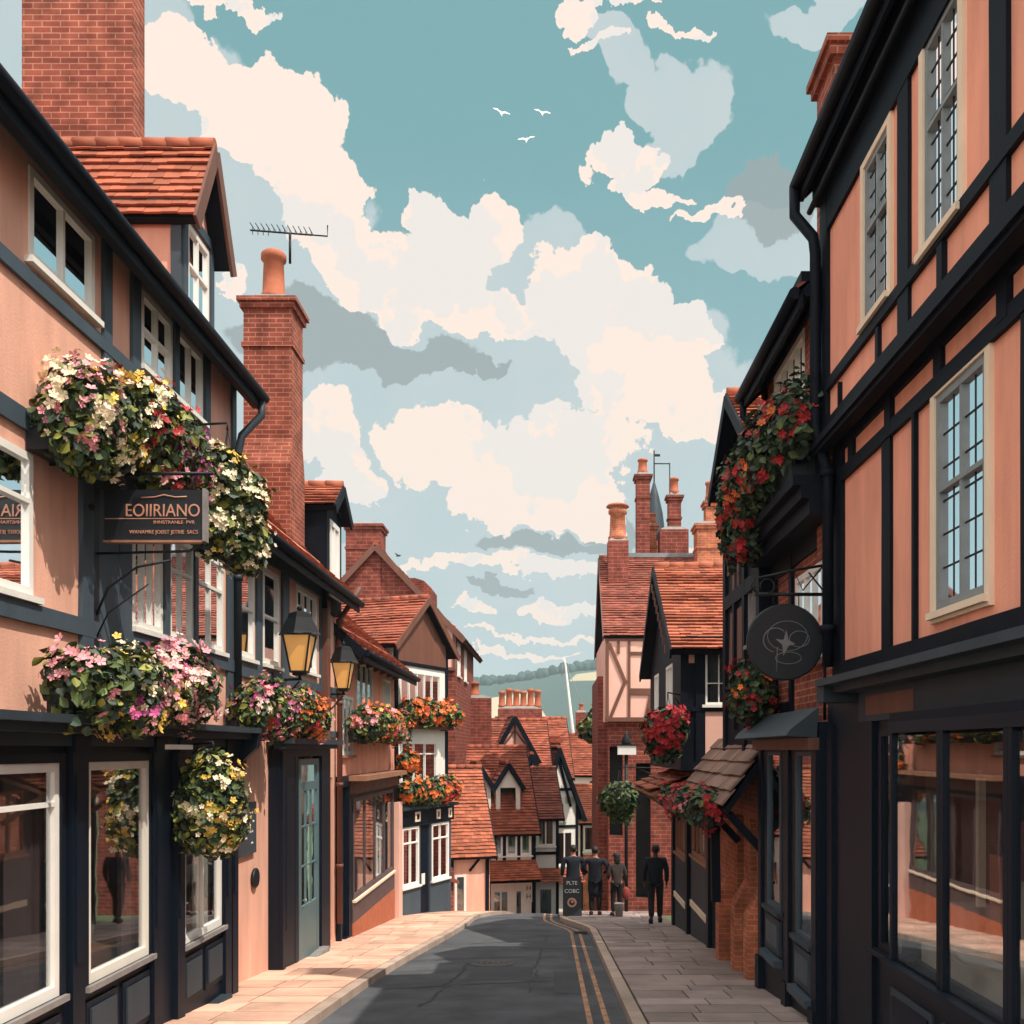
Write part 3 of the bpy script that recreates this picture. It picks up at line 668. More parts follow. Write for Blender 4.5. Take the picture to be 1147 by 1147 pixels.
# shopfront
S = MB(); sg = gz(9) - .8; d0 = -.20; fs = front(d0)
sw = [(u(8.05), u(9.28), -1.93, -.10, 1.1), (u(10.15), u(11.32), -2.02, -.10, 1.1), (u(5.6), u(7.6), -1.9, -.1, 1.1)]
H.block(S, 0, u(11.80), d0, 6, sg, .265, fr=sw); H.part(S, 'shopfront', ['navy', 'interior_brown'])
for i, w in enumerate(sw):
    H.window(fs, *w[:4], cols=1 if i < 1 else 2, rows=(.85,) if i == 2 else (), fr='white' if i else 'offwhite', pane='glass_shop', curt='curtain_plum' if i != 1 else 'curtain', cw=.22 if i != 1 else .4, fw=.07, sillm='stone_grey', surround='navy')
P = MB()
for a in (8.0 - .16, 9.42, 10.0, 11.45, 11.70):                     # pilasters
    fbox(P, fs, u(a) - .1, u(a) + .1, sg, -.02, 0, .055); fbox(P, fs, u(a) - .13, u(a) + .13, -.02, .12, 0, .09); fbox(P, fs, u(a) - .06, u(a) + .06, -1.7, -.2, .055, .068)
H.part(P, 'pilaster', 'navy')
P = MB()
fbox(P, fs, -.05, u(11.86), .13, .20, 0, .20); fbox(P, fs, -.05, u(11.90), .20, .262, 0, .30); fbox(P, fs, 0, u(11.8), .03, .128, 0, .06); H.part(P, 'cornice', 'slate_grey')
P = MB()
for w in sw:                                                        # stall riser panels under the glass
    m_ = (w[0] + w[1]) / 2
    for a, b in ((w[0] - .02, m_ - .05), (m_ + .05, w[1] + .02)):
        fbox(P, fs, a, b, w[2] - .62, w[2] - .14, 0, .022); fbox(P, fs, a + .06, b - .06, w[2] - .56, w[2] - .20, .022, .04, 1)
    fbox(P, fs, w[0] - .06, w[1] + .06, w[2] - .96, w[2] - .80, 0, .12, 1)
H.part(P, 'stall_riser', ['navy', 'slate_grey'])
P = MB(); fbox(P, fs, u(9.2), u(9.75), .005, .05, .2, .26); H.part(P, 'strip_light', 'white')
# scroll bracket at the end of the cornice
P = MB(); P.prism([(u(11.84), -.5, .24), (u(11.84), -.45, .02), (u(11.84), -.30, -.12), (u(11.84), -.24, -.5), (u(11.84), -.2, -.5), (u(11.84), -.2, .24)], (.14, 0, 0)); H.part(P, 'bracket', 'navy')
P = MB(); P.box(u(12.0), u(12.03), .005, .02, -3, -2.9); 
# things in the window
for i, (w, its) in enumerate(((sw[0], 5), (sw[1], 4), (sw[2], 6))):
    P = MB(); P.box(w[0] + .03, w[1] - .03, d0 + .25, d0 + .9, w[2] + .0, w[2] + .12, 0)
    for k in range(its):
        a = w[0] + .2 + (w[1] - w[0] - .4) * k / (its - 1); hh = .25 + .5 * ((k * 37) % 10) / 10
        P.lathe((a, d0 + .5 + .12 * (k % 2), w[2] + .12), [(.07, 0), (.09, hh * .3), (.05, hh * .7), (.06, hh)], 12, 1 + k % 2)
    P.box(w[0] + .05, w[1] - .05, d0 + .95, d0 + .99, w[2] + .9, w[2] + .93, 0)
    H.part(P, 'window_display', ['oak', 'stone_grey', 'terracotta'])

# ---- second house: tile roof, second chimney, dark dormer, black doorcase
Y0b, Y1b = 12.45, 18.2
H = House('timber_house', 'salmon house with black doorcase and tall brick chimney carrying one round pot', XL, Y0b, rad(90), gz(15.3))
u = lambda Y: Y - Y0b
W = MB()
w2 = [(u(12.6), u(13.22), 1.2, 2.5), (u(13.62), u(14.42), 1.2, 2.55), (u(15.4), u(16.7), 1.28, 2.6)]
door = (u(15.0), u(16.4), gz(16) + .1, -.12, .5)
H.block(W, 0, u(Y1b), 0, 5, gz(18) - .6, 3.25, fr=w2 + [door, (u(17.25), u(17.95), gz(17.5) + .1, -.5, .5)]); H.part(W, 'wall', ['salmon', 'interior'])
for i, w in enumerate(w2): H.window(f0, *w, cols=1 if i < 2 else 3, rows=(.5,), fw=.07, curt='curtain' if i != 1 else 'curtain_plum', pane='glass_bright' if i == 2 else 'glass')
T = MB(); H.timber(T, f0, [(u(12.52), .3, u(12.52), 3.2, .15), (u(13.42), .3, u(13.42), 3.2, .24), (u(14.72), .3, u(14.72), 3.2, .34), (u(17.05), .3, u(17.05), 3.2, .26), (0, 2.78, u(Y1b), 2.78, .3), (0, 1.04, u(Y1b), 1.04, .18), (0, .28, u(Y1b), .28, .12), (u(15.1), .3, u(15.1), 1.1, .14)])
H.part(T, 'timber_frame', 'slate_blue')
H.roof(0, u(Y1b), 0, 5, 3.18, 5.8, 'u', .5, .42, .1, 'tile_orange', .2, .14, gut=(0,), barge='terracotta')
H.chimney(u(15.9), u(16.6), .2, .98, 3.3, 7.15, 'brick', pots=1, potr=.19, poth=.85, shoulder=(.2, .03, 4.6))
D = MB(); H.block(D, u(17.0), u(18.15), -.12, 2.5, 2.45, 4.32, fr=[(u(17.2), u(17.95), 2.75, 4.05)]); D.add([(u(17.0), -.119, 4.32), (u(18.15), -.119, 4.32), (u(17.57), -.119, 4.62)], ((0, 1, 2),)); H.part(D, 'dormer', ['soot', 'interior'])
H.window(front(-.12), u(17.2), u(17.95), 2.75, 4.05, cols=2, fw=.09, pane='glass_bright')
H.roof(u(17.0), u(18.15), -.12, 2.4, 4.30, 4.72, 'd', .5, .12, .16, 'tile_orange', .18, .12, barge='soot', ends=(1, 0))
# doorcase and black frontage
P = MB(); ff = front(-.12); g_ = gz(15) - .6
H.block(P, u(13.9), u(14.95), -.16, .0, g_, .02); H.block(P, u(16.45), u(17.05), -.16, .0, g_, .02); H.block(P, u(14.95), u(16.45), -.16, .0, -.10, .02)
for a in (13.98,): fbox(P, front(-.16), u(a) - .07, u(a) + .07, g_, -.02, 0, .05)
fbox(P, front(-.16), u(14.2), u(14.65), -2.6, -.4, 0, .02)
fbox(P, front(-.16), u(14.74), u(14.92), g_, -.1, 0, .006)
H.part(P, 'doorcase', 'navy')
P = MB(); fbox(P, front(-.16), u(13.8), u(17.1), .02, .09, -.05, .12); fbox(P, front(-.16), u(13.78), u(17.12), .09, .17, -.05, .22); H.part(P, 'cornice', 'slate_grey')
P = MB(); f_ = front(-.09); zb_, zt_ = gz(16) + .14, -.14
a0, a1 = u(15.06), u(16.34)
fbox(P, f_, a0, a0 + .14, zb_, zt_, 0, .05); fbox(P, f_, a1 - .14, a1, zb_, zt_, 0, .05); fbox(P, f_, a0 + .14, a1 - .14, zb_, zb_ + .85, 0, .045); fbox(P, f_, a0 + .14, a1 - .14, zt_ - .5, zt_ - .36, 0, .05); fbox(P, f_, a0 + .14, a1 - .14, zt_ - .1, zt_, 0, .05)
for k in (1, 2): fbox(P, f_, a0 + .14 + (a1 - a0 - .28) * k / 3 - .014, a0 + .14 + (a1 - a0 - .28) * k / 3 + .014, zb_ + .85, zt_ - .5, .012, .04)
for k in (1, 2): fbox(P, f_, a0 + .14, a1 - .14, zb_ + .85 + .62 * k - .012, zb_ + .85 + .62 * k + .012, .014, .038)
dr = H.part(P, 'door', 'teal_door')
P = MB(); fbox(P, f_, a0 + .13, a1 - .13, zb_ + .84, zt_ - .05, .016, .024); H.part(P, 'pane', 'glass_bright', dr)
P = MB(); P.lathe(f_.p(a0 + .2, zb_ + .95, .05), [(.012, 0), (.012, .03), (.03, .04), (.03, .06), (.01, .07)], 12, axis=(0, -1, 0)); H.part(P, 'handle', 'lead', dr)
P = MB(); fbox(P, front(0), u(14.9), u(16.5), gz(16.4) - .4, gz(15.8) + .12, -.1, .28); H.part(P, 'doorstep', 'stone_grey')
# rusty side door with white battens, brick pier and pipe
P = MB(); f_ = front(.08); fbox(P, f_, u(17.27), u(17.93), gz(17.5) + .75, -.52, 0, .05)
fbox(P, f_, u(17.27), u(17.93), gz(17.5) + .12, gz(17.5) + .75, 0, .045, 1)
for k in range(4): fbox(P, f_, u(17.72), u(17.88), -.85 - k * .55, -.70 - k * .55, .05, .06, 2)
H.part(P, 'door', ['rust', 'oak', 'cream'], label='rust orange door with cream blocks')
P = MB(); fbox(P, f0, u(17.0), u(17.22), gz(17) - .5, 2.6, 0, .13); H.part(P, 'pier', 'umber')
H.pipe([(u(18.1), -.48, 3.0), (u(18.1), -.3, 2.7), (u(18.1), -.1, 2.4), (u(18.1), -.1, -3.2)], .05, 'umber')

# ---- third house: low salmon house with dark drapery shop window
Y0c, Y1c = 18.2, 24.9
H = House('low_shop', 'low orange salmon house with deep dark eaves above a brown draped shop window', XL, Y0c, rad(90), gz(21.5), 'shop')
u = lambda Y: Y - Y0c
W = MB(); w3 = [(u(18.45), u(19.75), -.1, 1.05), (u(20.1), u(21.9), .75, 1.85), (u(23.2), u(24.3), .75, 1.7)]
H.block(W, 0, u(Y1c), 0, 5, -.5, 2.35, fr=w3); H.part(W, 'wall', ['salmon_deep', 'interior'])
for i, w in enumerate(w3): H.window(f0, *w, cols=3, curt='curtain_blue' if i == 0 else 'curtain', pane='glass_bright', cw=.46, sillm='oak' if i == 0 else None)
H.roof(0, u(Y1c), 0, 5, 2.3, 4.5, 'u', .5, .55, .12, 'tile', .2, .14, gut=(0,))
T = MB()
for k in range(8): T.prism([(u(18.5 + k * .86), -.02, 2.2), (u(18.5 + k * .86), -.5, 1.93), (u(18.5 + k * .86), -.5, 1.86), (u(18.5 + k * .86), -.02, 1.75)], (.1, 0, 0))
T.box(.05, u(Y1c) - .05, -.06, -.002, 1.95, 2.25); H.part(T, 'eaves_bracket', 'umber')
S = MB(); g_ = gz(24) - .8; sw = (u(19.3), u(24.1), -2.95, -.95, .9)
H.block(S, 0, u(Y1c), -.1, 5, g_, -.502, fr=[sw, (u(18.3), u(18.95), gz(18.6) + .1, -.7, .5)]); H.part(S, 'shopfront', ['navy', 'interior_brown'])
H.window(front(-.1), *sw[:4], cols=4, fr='plum', pane='glass_shop', curt='curtain_plum', cw=.47, sillm='cream', fw=.08)
P = MB(); f_ = front(-.1); fbox(P, f_, u(19.0), u(24.5), -.86, -.6, 0, .1, 0); fbox(P, f_, u(18.9), u(24.6), -.6, -.5, 0, .34, 1); H.part(P, 'fascia', ['umber', 'oak'])
P = MB(); fbox(P, f_, u(19.2), u(24.2), gz(22) - .6, -3.4, 0, .03, 0); fbox(P, f_, u(19.2), u(24.2), -3.4, -3.02, 0, .025, 1); H.part(P, 'stall_riser', ['terracotta', 'plum'])
P = MB(); fbox(P, f_, u(24.25), u(24.85), g_, -1.3, 0, .12); H.part(P, 'pier', 'pink')
P = MB(); fbox(P, front(.05), u(18.32), u(18.93), gz(18.6) + .1, -.72, 0, .05); fbox(P, front(.05), u(18.42), u(18.83), gz(18.6) + .3, -1.4, .05, .065); d_ = H.part(P, 'door', 'navy')
P = MB(); P.lathe(front(.1).p(u(18.85), -2.7, 0), [(.03, 0), (.03, .05)], 10, axis=(0, -1, 0)); H.part(P, 'handle', 'lead', d_)

# ---- fourth: white and navy shop turned towards us
th4 = math.atan2(2.7, 1.05)
H = House('white_shop', 'small white gabled shop with navy frontage and orange flower boxes where the street bends', -4.05, 25.0, th4, gz(26.4), 'shop')
W = MB(); wf = [(.25, 2.5, 1.05, 2.1)]; wm = [(.3, 2.3, -1.0, .25)]
H.block(W, 0, 2.9, 0, 5, -1.5, 2.95, fr=wf + wm); H.part(W, 'wall', ['white', 'interior'])
G_ = MB(); G_.prism([(0, 0, 2.95), (2.9, 0, 2.95), (1.45, 0, 4.0)], (0, .1, 0)); G_.box(0, 2.9, -.03, -.001, 2.3, 2.949); H.part(G_, 'gable', 'umber')
H.window(f0, *wf[0], cols=5, fw=.08, rows=(), pane='glass'); H.window(f0, *wm[0], cols=3, rows=(.75,), fw=.09, pane='glass')
T = MB(); H.timber(T, f0, [(.07, -1.4, .07, 2.9, .14), (2.83, -1.4, 2.83, 2.9, .14), (0, 2.25, 2.9, 2.25, .1), (0, .72, 2.9, .72, .12)]); H.part(T, 'timber_frame', 'soot')
H.roof(0, 2.9, 0, 5, 2.9, 4.08, 'd', .5, .3, .22, 'tile', .2, .13, barge='umber')
S = MB(); g_ = gz(27.5) - .8; sw = [(.16, 1.05, -3.55, -2.0, .8), (1.75, 2.75, -3.55, -2.0, .8), (1.15, 1.65, gz(26.3) + .1, -2.0, .5)]
H.block(S, 0, 2.9, -.12, 5, g_, -1.502, fr=sw); H.part(S, 'shopfront', ['slate_blue', 'interior'])
for w in sw[:2]: H.window(front(-.12), *w[:4], cols=2, rows=(.75,), fw=.07, pane='glass_bright', cw=.3)
P = MB(); f_ = front(-.12); fbox(P, f_, -.05, 2.95, -1.95, -1.55, 0, .07, 0); fbox(P, f_, -.08, 3.0, -1.55, -1.46, 0, .2, 1); H.part(P, 'fascia', ['navy', 'slate_grey'])
P = MB(); fbox(P, front(-.02), 1.17, 1.63, gz(26.3) + .1, -2.02, 0, .05); d_ = H.part(P, 'door', 'navy')
P = MB(); fbox(P, front(-.02), 1.28, 1.46, -3.6, -3.3, .05, .06); H.part(P, 'notice', 'white', d_)
for a, b in ((.72, 1.0), (1.9, 2.12), (2.6, 2.8)):
    P = MB(); fbox(P, f_, a, b, -1.88, -1.62, .07, .085); fbox(P, f_, a + .08, b - .08, -1.82, -1.68, .085, .092, 1); H.part(P, 'sign_tile', ['cream', 'soot'])

# ---- fifth: tall brick gable with a chimney behind the white shop
H = House('brick_gable_house', 'tall dark red brick gable with sloping verge and a broad chimney, behind the white shop', -8.1, 31, 0, gz(31))
W = MB(); H.block(W, 0, 5, 0, 7, gz(31) - 1, 3.85, ri=[(.6, 1.6, 2.4, 3.5), (3, 4, 2.4, 3.5)]); W.add([(0, 0, 3.85), (5, 0, 3.85), (2.5, 0, 6.35)], ((0, 1, 2),)); H.part(W, 'wall', ['brick_far', 'interior'])
for a in (.6, 3): H.window(right(5), a, a + 1, 2.4, 3.5, cols=2)
H.roof(0, 5, 0, 7, 3.8, 6.45, 'd', .5, .3, .2, 'tile', .26, .18, barge='umber')
P = MB(); fbox(P, f0, 3.95, 5.02, 2.55, 3.95, 0, .09); H.part(P, 'plaster_panel', 'pink')
T = MB(); H.timber(T, front(-.09), [(3.99, 2.5, 3.99, 4.2, .1), (4.97, 2.5, 4.97, 3.9, .1), (3.95, 3.2, 5.02, 3.2, .09), (3.95, 2.55, 5.02, 2.55, .1), (4.1, 3.9, 4.9, 3.9, .12), (4.5, 2.55, 4.45, 3.9, .07)]); H.part(T, 'timber_frame', 'umber')
H.chimney(1.55, 2.65, -.06, .9, 3.0, 6.95, 'brick_far', pots=0)
P = MB(); P.prism([(2.9, 2.4, 5.3), (3.95, 2.4, 4.6), (3.95, 2.4, 5.5), (3.7, 2.4, 5.75), (3.4, 2.4, 5.85), (3.05, 2.4, 5.85)], (0, 1.6, 0)); H.part(P, 'dormer', 'brick_dark')

# ================================================================== ROOFS DOWN THE HILL
def plain(name, label, x, y, rz, w, d, ze, zr, axis, wallm, tilem, mid=.5, wins=(), side=(), tim=(), timm='soot', oe=.25, ov=.15, zlow=-1.2, cat='house', panes='glass', th=.2, curt='curtain'):
    H = House(name, label, x, y, rad(rz), gz(y), cat); W = MB()
    H.block(W, 0, w, 0, d, gz(y) + zlow, ze, fr=wins, ri=side)
    if axis == 'd': W.add([(0, 0, ze), (w, 0, ze), (w * mid, 0, zr - .03)], ((0, 1, 2),))
    else:
        for a in (0, w): W.add([(a, 0, ze), (a, d, ze), (a, d * mid, zr - .03)], ((0, 1, 2),))
    H.part(W, 'wall', [wallm, 'interior'])
    for q in wins: H.window(f0, *q[:4], cols=max(1, int((q[1] - q[0]) / .3)), fw=.07, mw=.05, pane=panes, curt=curt)
    for q in side: H.window(right(w), *q[:4], cols=max(1, int((q[1] - q[0]) / .35)), fw=.07, mw=.05, pane=panes, curt=curt)
    if tim:
        T = MB(); H.timber(T, f0, tim, .11); H.part(T, 'timber_frame', timm)
    H.roof(0, w, 0, d, ze, zr, axis, mid, oe, ov, tilem, .2, .125)
    return H
# orange cottage with brick lean-to
H = plain('orange_cottage', 'low peach cottage with a sagging orange tiled roof just below the crest', -3.45, 28.9, 18, 1.62, 2.8, -2.85, -.55, 'u', 'salmon', 'tile_orange', .62, wins=[(.55, .9, -4.9, -3.7)], tim=[(.46, -6, .46, -2.9), (1.54, -6, 1.54, -2.9), (.46, -3.0, 1.6, -3.0), (1.0, -3.6, 1.5, -3.0, .07)])
P = MB(); P.box(-.45, .42, -.5, .2, gz(29) - .8, -3.45); P.prism([(-.55, -.62, -3.5), (.55, -.62, -3.9), (.55, -.62, -3.8), (-.55, -.62, -3.38)], (0, .8, 0), 1); H.part(P, 'lean_to', ['brick_far', 'tile_dark'])
# house with two dormer gables and a white shopfront under a tiled canopy
H = plain('canopy_shop', 'cream shop with tiled canopy and two gabled dormers in its red roof', -3.0, 33, 14, 2.42, 4.2, -2.55, .1, 'u', 'white', 'tile', .5,
    wins=[(.92, 1.32, -3.6, -2.75), (1.42, 1.82, -3.6, -2.75), (1.92, 2.3, -3.6, -2.75), (.95, 1.55, -5.9, -4.75), (1.72, 2.02, -6.6, -4.75)], tim=[(1.37, -3.8, 1.37, -2.6), (1.87, -3.8, 1.87, -2.6), (.85, -2.62, 2.4, -2.62), (.84, -6.5, .84, -2.6), (2.37, -6.5, 2.37, -2.6)], cat='shop')
P = MB(); tiles(P, V((.7, -.85, -4.35)), V((2.5, -.85, -4.35)), V((.8, .0, -3.75)), V((2.45, .0, -3.75)), .18, .12); P.prism([(.72, -.8, -4.42), (.72, 0, -3.8), (.72, 0, -4.3)], (1.74, 0, 0), 1); H.part(P, 'canopy', ['tile_orange', 'soot'])
for a in (.12, 1.15):
    P = MB(); H.block(P, a, a + .85, .35, 1.5, -2.5, -1.1, fr=[(a + .15, a + .7, -2.1, -1.3)]); P.add([(a, .35, -1.1), (a + .85, .35, -1.1), (a + .425, .35, -.5)], ((0, 1, 2),)); H.part(P, 'dormer', ['offwhite', 'interior'])
    H.roof(a, a + .85, .35, 1.7, -1.12, -.45, 'd', .5, .12, .1, 'tile_dark', .24, .16, ends=(1, 0))
P = MB(); P.box(2.08, 2.33, -.04, 0, -5.2, -4.5); H.part(P, 'sign_plate', 'white')
for z, b in ((-4.72, 'H'), (-5.0, 'H')): lettering(b, .24, 'board_black', H.root, (2.205, -.045, z - gz(33)))
# brick house: giant chimney, pink half-timbered gable
H = plain('chimney_house', 'brick house with a massive dark chimney and a small pink timbered gable in the dip', -3.25, 37, 8, 3.2, 5, -1.85, 1.2, 'u', 'brick_far', 'tile', .5, wins=[(2.2, 2.8, -3.6, -2.6)])
H.chimney(-.35, .9, -.2, .7, -3.5, 1.95, 'brick_far', pots=1, potr=.2, poth=.55, band=False)
P = MB(); H.block(P, 1.05, 2.6, .3, 2.6, -1.8, -.1); P.add([(1.05, .3, -.1), (2.6, .3, -.1), (1.83, .3, 1.25)], ((0, 1, 2),)); H.part(P, 'gable', ['pink', 'interior'])
T = MB(); H.timber(T, front(.3), [(1.2, .0, 2.45, .0, .09), (1.83, 0, 1.83, 1.1, .07), (1.3, .05, 1.83, .75, .07), (2.36, .05, 1.83, .75, .07)]); H.part(T, 'timber_frame', 'umber')
H.roof(1.05, 2.6, .3, 2.8, -.12, 1.3, 'd', .5, .18, .15, 'tile', .26, .18, ends=(1, 0))
# white jettied gable
H = plain('white_gable_house', 'narrow white gabled house with black timbers and long sash windows beyond the canopy shop', -.42, 39.5, 22, 1.55, 4, -2.2, .1, 'd', 'white', 'tile_dark', .42,
    wins=[(.25, 1.3, -4.7, -3.3), (.5, .95, -2.9, -1.9), (.3, .7, -7.0, -5.5)], tim=[(.07, -7.5, .07, -2.2), (1.48, -7.5, 1.48, -2.2), (.05, -3.1, 1.5, -3.1), (.4, -1.6, 1.2, -1.6), (.1, -5.0, 1.45, -5.0), (.25, -2.2, .65, -.3), (1.2, -2.3, .65, -.3)])
P = MB(); tiles(P, V((.1, -.6, -5.35)), V((1.6, -.6, -5.35)), V((.1, 0, -4.85)), V((1.6, 0, -4.85)), .26, .16); H.part(P, 'canopy', 'tile')
# long red roof behind
H = plain('long_roof_house', 'house with a long red tiled roof and white gable end below the hills', -2.4, 45, 6, 3.2, 6, -1.1, 1.55, 'u', 'offwhite', 'tile', .5, side=[(1, 2, -2.6, -1.3), (3.5, 4.4, -2.6, -1.3)], tim=[(3.1, -5, 3.1, -1.2)])
H.chimney(.0, 2.1, 2.3, 3.1, .8, 2.0, 'brick_far', pots=6, potr=.16, poth=.8, band=False)
P = MB(); H.block(P, 1.9, 2.8, .5, 2.2, -1.0, .35); tiles(P, V((1.8, .35, .3)), V((2.9, .35, .3)), V((1.8, 2.4, .75)), V((2.9, 2.4, .75)), .2, .13); H.part(P, 'dormer', ['tile', 'interior'])
# cream cottage at the street's end
H = plain('cream_cottage', 'cream cottage with brick apron and orange eaves roof at the far end of the street', 1.15, 42.5, 10, 1.55, 3, -2.95, -1.6, 'u', 'cream', 'tile_orange', .5, wins=[(.15, .62, -4.4, -3.3), (.75, 1.3, -4.4, -3.3)], tim=[(.06, -7, .06, -3), (1.49, -7, 1.49, -3), (0, -3.1, 1.55, -3.1)])
P = MB(); fbox(P, f0, .12, 1.42, gz(42.5) - .5, -4.55, 0, .05); H.part(P, 'brick_apron', 'brick_orange')
H = plain('far_white_house', 'white rendered house with brown roof seen behind the cream cottage', .2, 50, -6, 3.6, 5, -.9, 1.3, 'd', 'white', 'tile_dark', .5, wins=[(.5, 1.1, -2.8, -1.3), (2.2, 2.9, -2.8, -1.3)])

H = plain('corner_cottage', 'low red roofed house with white gable end and small chimney right of the pot row', .75, 46.5, -4, 1.75, 4, -1.0, .75, 'u', 'white', 'tile', .5, wins=[(.9, 1.4, -2.6, -1.4)], tim=[(1.68, -6, 1.68, -1.1), (.06, -6, .06, -1.1)])
H.chimney(.2, .75, 1.9, 2.5, .3, 1.85, 'brick_far', pots=1, potr=.12, poth=.35, band=False)
H = plain('narrow_shop', 'narrow white house with brown roof and small tiled canopy beside the canopy shop', -.75, 35.6, 10, .95, 3, -2.25, -.7, 'u', 'white', 'tile_dark', .5, wins=[(.15, .8, -3.5, -2.5), (.2, .75, -6.2, -5.0)], tim=[(.05, -7, .05, -2.3), (.9, -7, .9, -2.3), (0, -2.35, .95, -2.35), (0, -3.75, .95, -3.75)])
P = MB(); tiles(P, V((-.05, -.5, -4.75)), V((1.0, -.5, -4.75)), V((-.02, .0, -4.3)), V((.97, .0, -4.3)), .18, .12); H.part(P, 'canopy', 'tile_orange')
H = plain('jettied_cottage', 'tiny white gabled house with crossed timbers above the brown roof of the narrow white house', -1.42, 37.4, 12, 1.15, 3, -1.35, -.15, 'd', 'white', 'tile', .5, wins=[(.35, .8, -2.3, -1.5)], tim=[(.05, -6, .05, -1.35), (1.1, -6, 1.1, -1.35), (0, -1.35, 1.15, -1.35), (.57, -1.3, .57, -.3, .08)])
# ================================================================== RIGHT ROW
def RX(x): return x - XR                       # depth coordinate of a street coordinate x
# ---- near salmon timber-framed house
E1 = 9.55
H = House('timber_framed_house', 'tall salmon house with black timber frame and black bow window, nearest on the right', XR, E1, rad(-90), gz(7), 'house')
u = lambda Y: E1 - Y; L = E1 - 1.0
W = MB(); dj = -.12
wt = [(u(8.25), u(7.66), 3.56, 4.88), (u(6.92), u(6.32), 3.5, 4.95), (u(5.2), u(4.4), 3.5, 4.95), (u(3.2), u(2.4), 3.5, 4.95)]
wf = [(u(7.02), u(6.2), .98, 2.52), (u(4.4), u(3.5), .98, 2.52)]
H.block(W, 0, L, 0, 6, .62, 2.95, fr=wf); H.block(W, 0, L, dj, 6, 2.951, 5.9, fr=wt); H.part(W, 'wall', ['salmon_deep', 'interior'])
for w in wt: H.window(front(dj), *w, cols=2, rows=(.58,), fw=.05, mw=.03, fr='lead', pane='glass_bright', curt='curtain_blue', cw=.34, surround='cream', leaded=2, sillm='cream')
for w in wf: H.window(f0, *w, cols=2, rows=(.56,), fr='lead', pane='glass_bright', surround='cream', leaded=2, sillm='cream')
T = MB(); fj = front(dj)
H.timber(T, fj, [(.1, 3.0, .1, 5.8, .24), (u(7.32), 3.0, u(7.32), 5.8, .22), (u(8.95), 3.0, u(8.95), 3.35, .03), (u(5.75), 3.0, u(5.75), 5.8, .22), (u(3.8), 3.0, u(3.8), 5.8, .22), (u(1.15), 3.0, u(1.15), 5.8, .26), (u(6.6), 3.0, u(6.6), 3.4, .09), (u(7.9), 3.0, u(7.9), 3.4, .07),
    (0, 3.46, L, 3.46, .10), (0, 5.12, L, 5.12, .36), (0, 5.55, L, 5.55, .5)])
H.timber(T, f0, [(.14, .6, .14, 2.9, .3), (u(8.05), .6, u(8.05), 2.6, .20), (u(7.42), .6, u(7.42), 2.6, .05), (u(5.6), .6, u(5.6), 2.6, .24), (u(3.0), .6, u(3.0), 2.6, .2), (u(1.15), .6, u(1.15), 2.6, .26), (0, 2.60, L, 2.60, .12), (0, 2.9, L, 2.9, .13), (0, .72, L, .72, .22)])
for k in range(8): H.timber(T, f0, [(u(9.0) + k * 1.02, 2.6, u(9.0) + k * 1.02, 2.86, .14)])
H.part(T, 'timber_frame', 'soot')
P = MB(); P.box(0, L, dj - .1, dj + .02, 2.86, 3.0); P.box(0, L, dj - .05, dj, 3.0, 3.12); P.box(-.02, L, dj - .13, dj - .1, 2.9, 2.96); H.part(P, 'jetty_beam', 'soot')
H.roof(0, L, dj, 6, 5.78, 8.9, 'u', .5, .2, .12, 'tile_dark', .24, .17, gut=(0,))
P = MB(); P.box(-.05, L, dj - .2, dj - .002, 5.60, 5.72); P.box(-.05, L, dj - .10, dj - .002, 5.30, 5.598); P.tube([(-.08, dj - .12, 5.27), (L, dj - .12, 5.27)], .03, 8); H.part(P, 'eaves_board', 'soot')
H.chimney(u(9.4), u(8.9), .35, .85, 5.9, 9.0, 'offwhite', pots=1)
H.chimney(u(6.0), u(5.2), 2.6, 3.4, 8, 10.5, 'brick', pots=2)
H.pipe([(-.1, dj - .26, 5.52), (-.1, dj - .26, 5.25), (.06, dj - .12, 4.95), (.06, dj - .1, 4.8), (.06, dj - .1, 3.1), (.10, -.11, 2.7), (.10, -.11, .8)], .055, 'soot')
# shopfront with bowed bay
S = MB(); g_ = gz(9.6) - .6; d0 = -.08; fs = front(d0)
sw = [(u(7.28), u(5.15), -1.52, .14, 1.4), (u(8.02), u(7.48), -1.62, .16, .9)]
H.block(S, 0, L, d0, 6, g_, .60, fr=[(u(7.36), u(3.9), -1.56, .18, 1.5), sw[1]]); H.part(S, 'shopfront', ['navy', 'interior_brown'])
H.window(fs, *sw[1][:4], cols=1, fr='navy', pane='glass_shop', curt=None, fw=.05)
# bow window: three facets
bx = [(u(7.36), d0), (u(7.05), d0 - .26), (u(4.3), d0 - .26), (u(3.95), d0)]
BW = MB(); GP = MB(); AP = MB()
for i in range(3):
    (a0, b0), (a1, b1) = bx[i], bx[i + 1]; t = V((a1 - a0, b1 - b0, 0)); ln = t.length; t.normalize(); n = V((t.y, -t.x, 0))
    ff = Face((a0, b0, 0), t, n); k = 1 if i != 1 else 3
    for j in range(k):
        x0, x1 = ln * j / k, ln * (j + 1) / k
        fbox(BW, ff, x0 + .002, x0 + .05, -1.50, .12, -.05, .0); fbox(BW, ff, x1 - .05, x1 - .002, -1.50, .12, -.05, 0); fbox(GP, ff, x0 + .05, x1 - .05, -1.48, .1, -.03, -.022)
    fbox(BW, ff, 0, ln, .12, .2, -.055, .006); fbox(BW, ff, 0, ln, -1.58, -1.5, -.055, .05)
    fbox(AP, ff, 0, ln, g_, -1.58, -.06, -.001)
    for j in range(k): fbox(AP, ff, ln * j / k + .08, ln * (j + 1) / k - .08, -2.25, -1.68, 0, .018, 1); fbox(AP, ff, ln * j / k + .13, ln * (j + 1) / k - .13, -2.20, -1.73, .018, .03, 0)
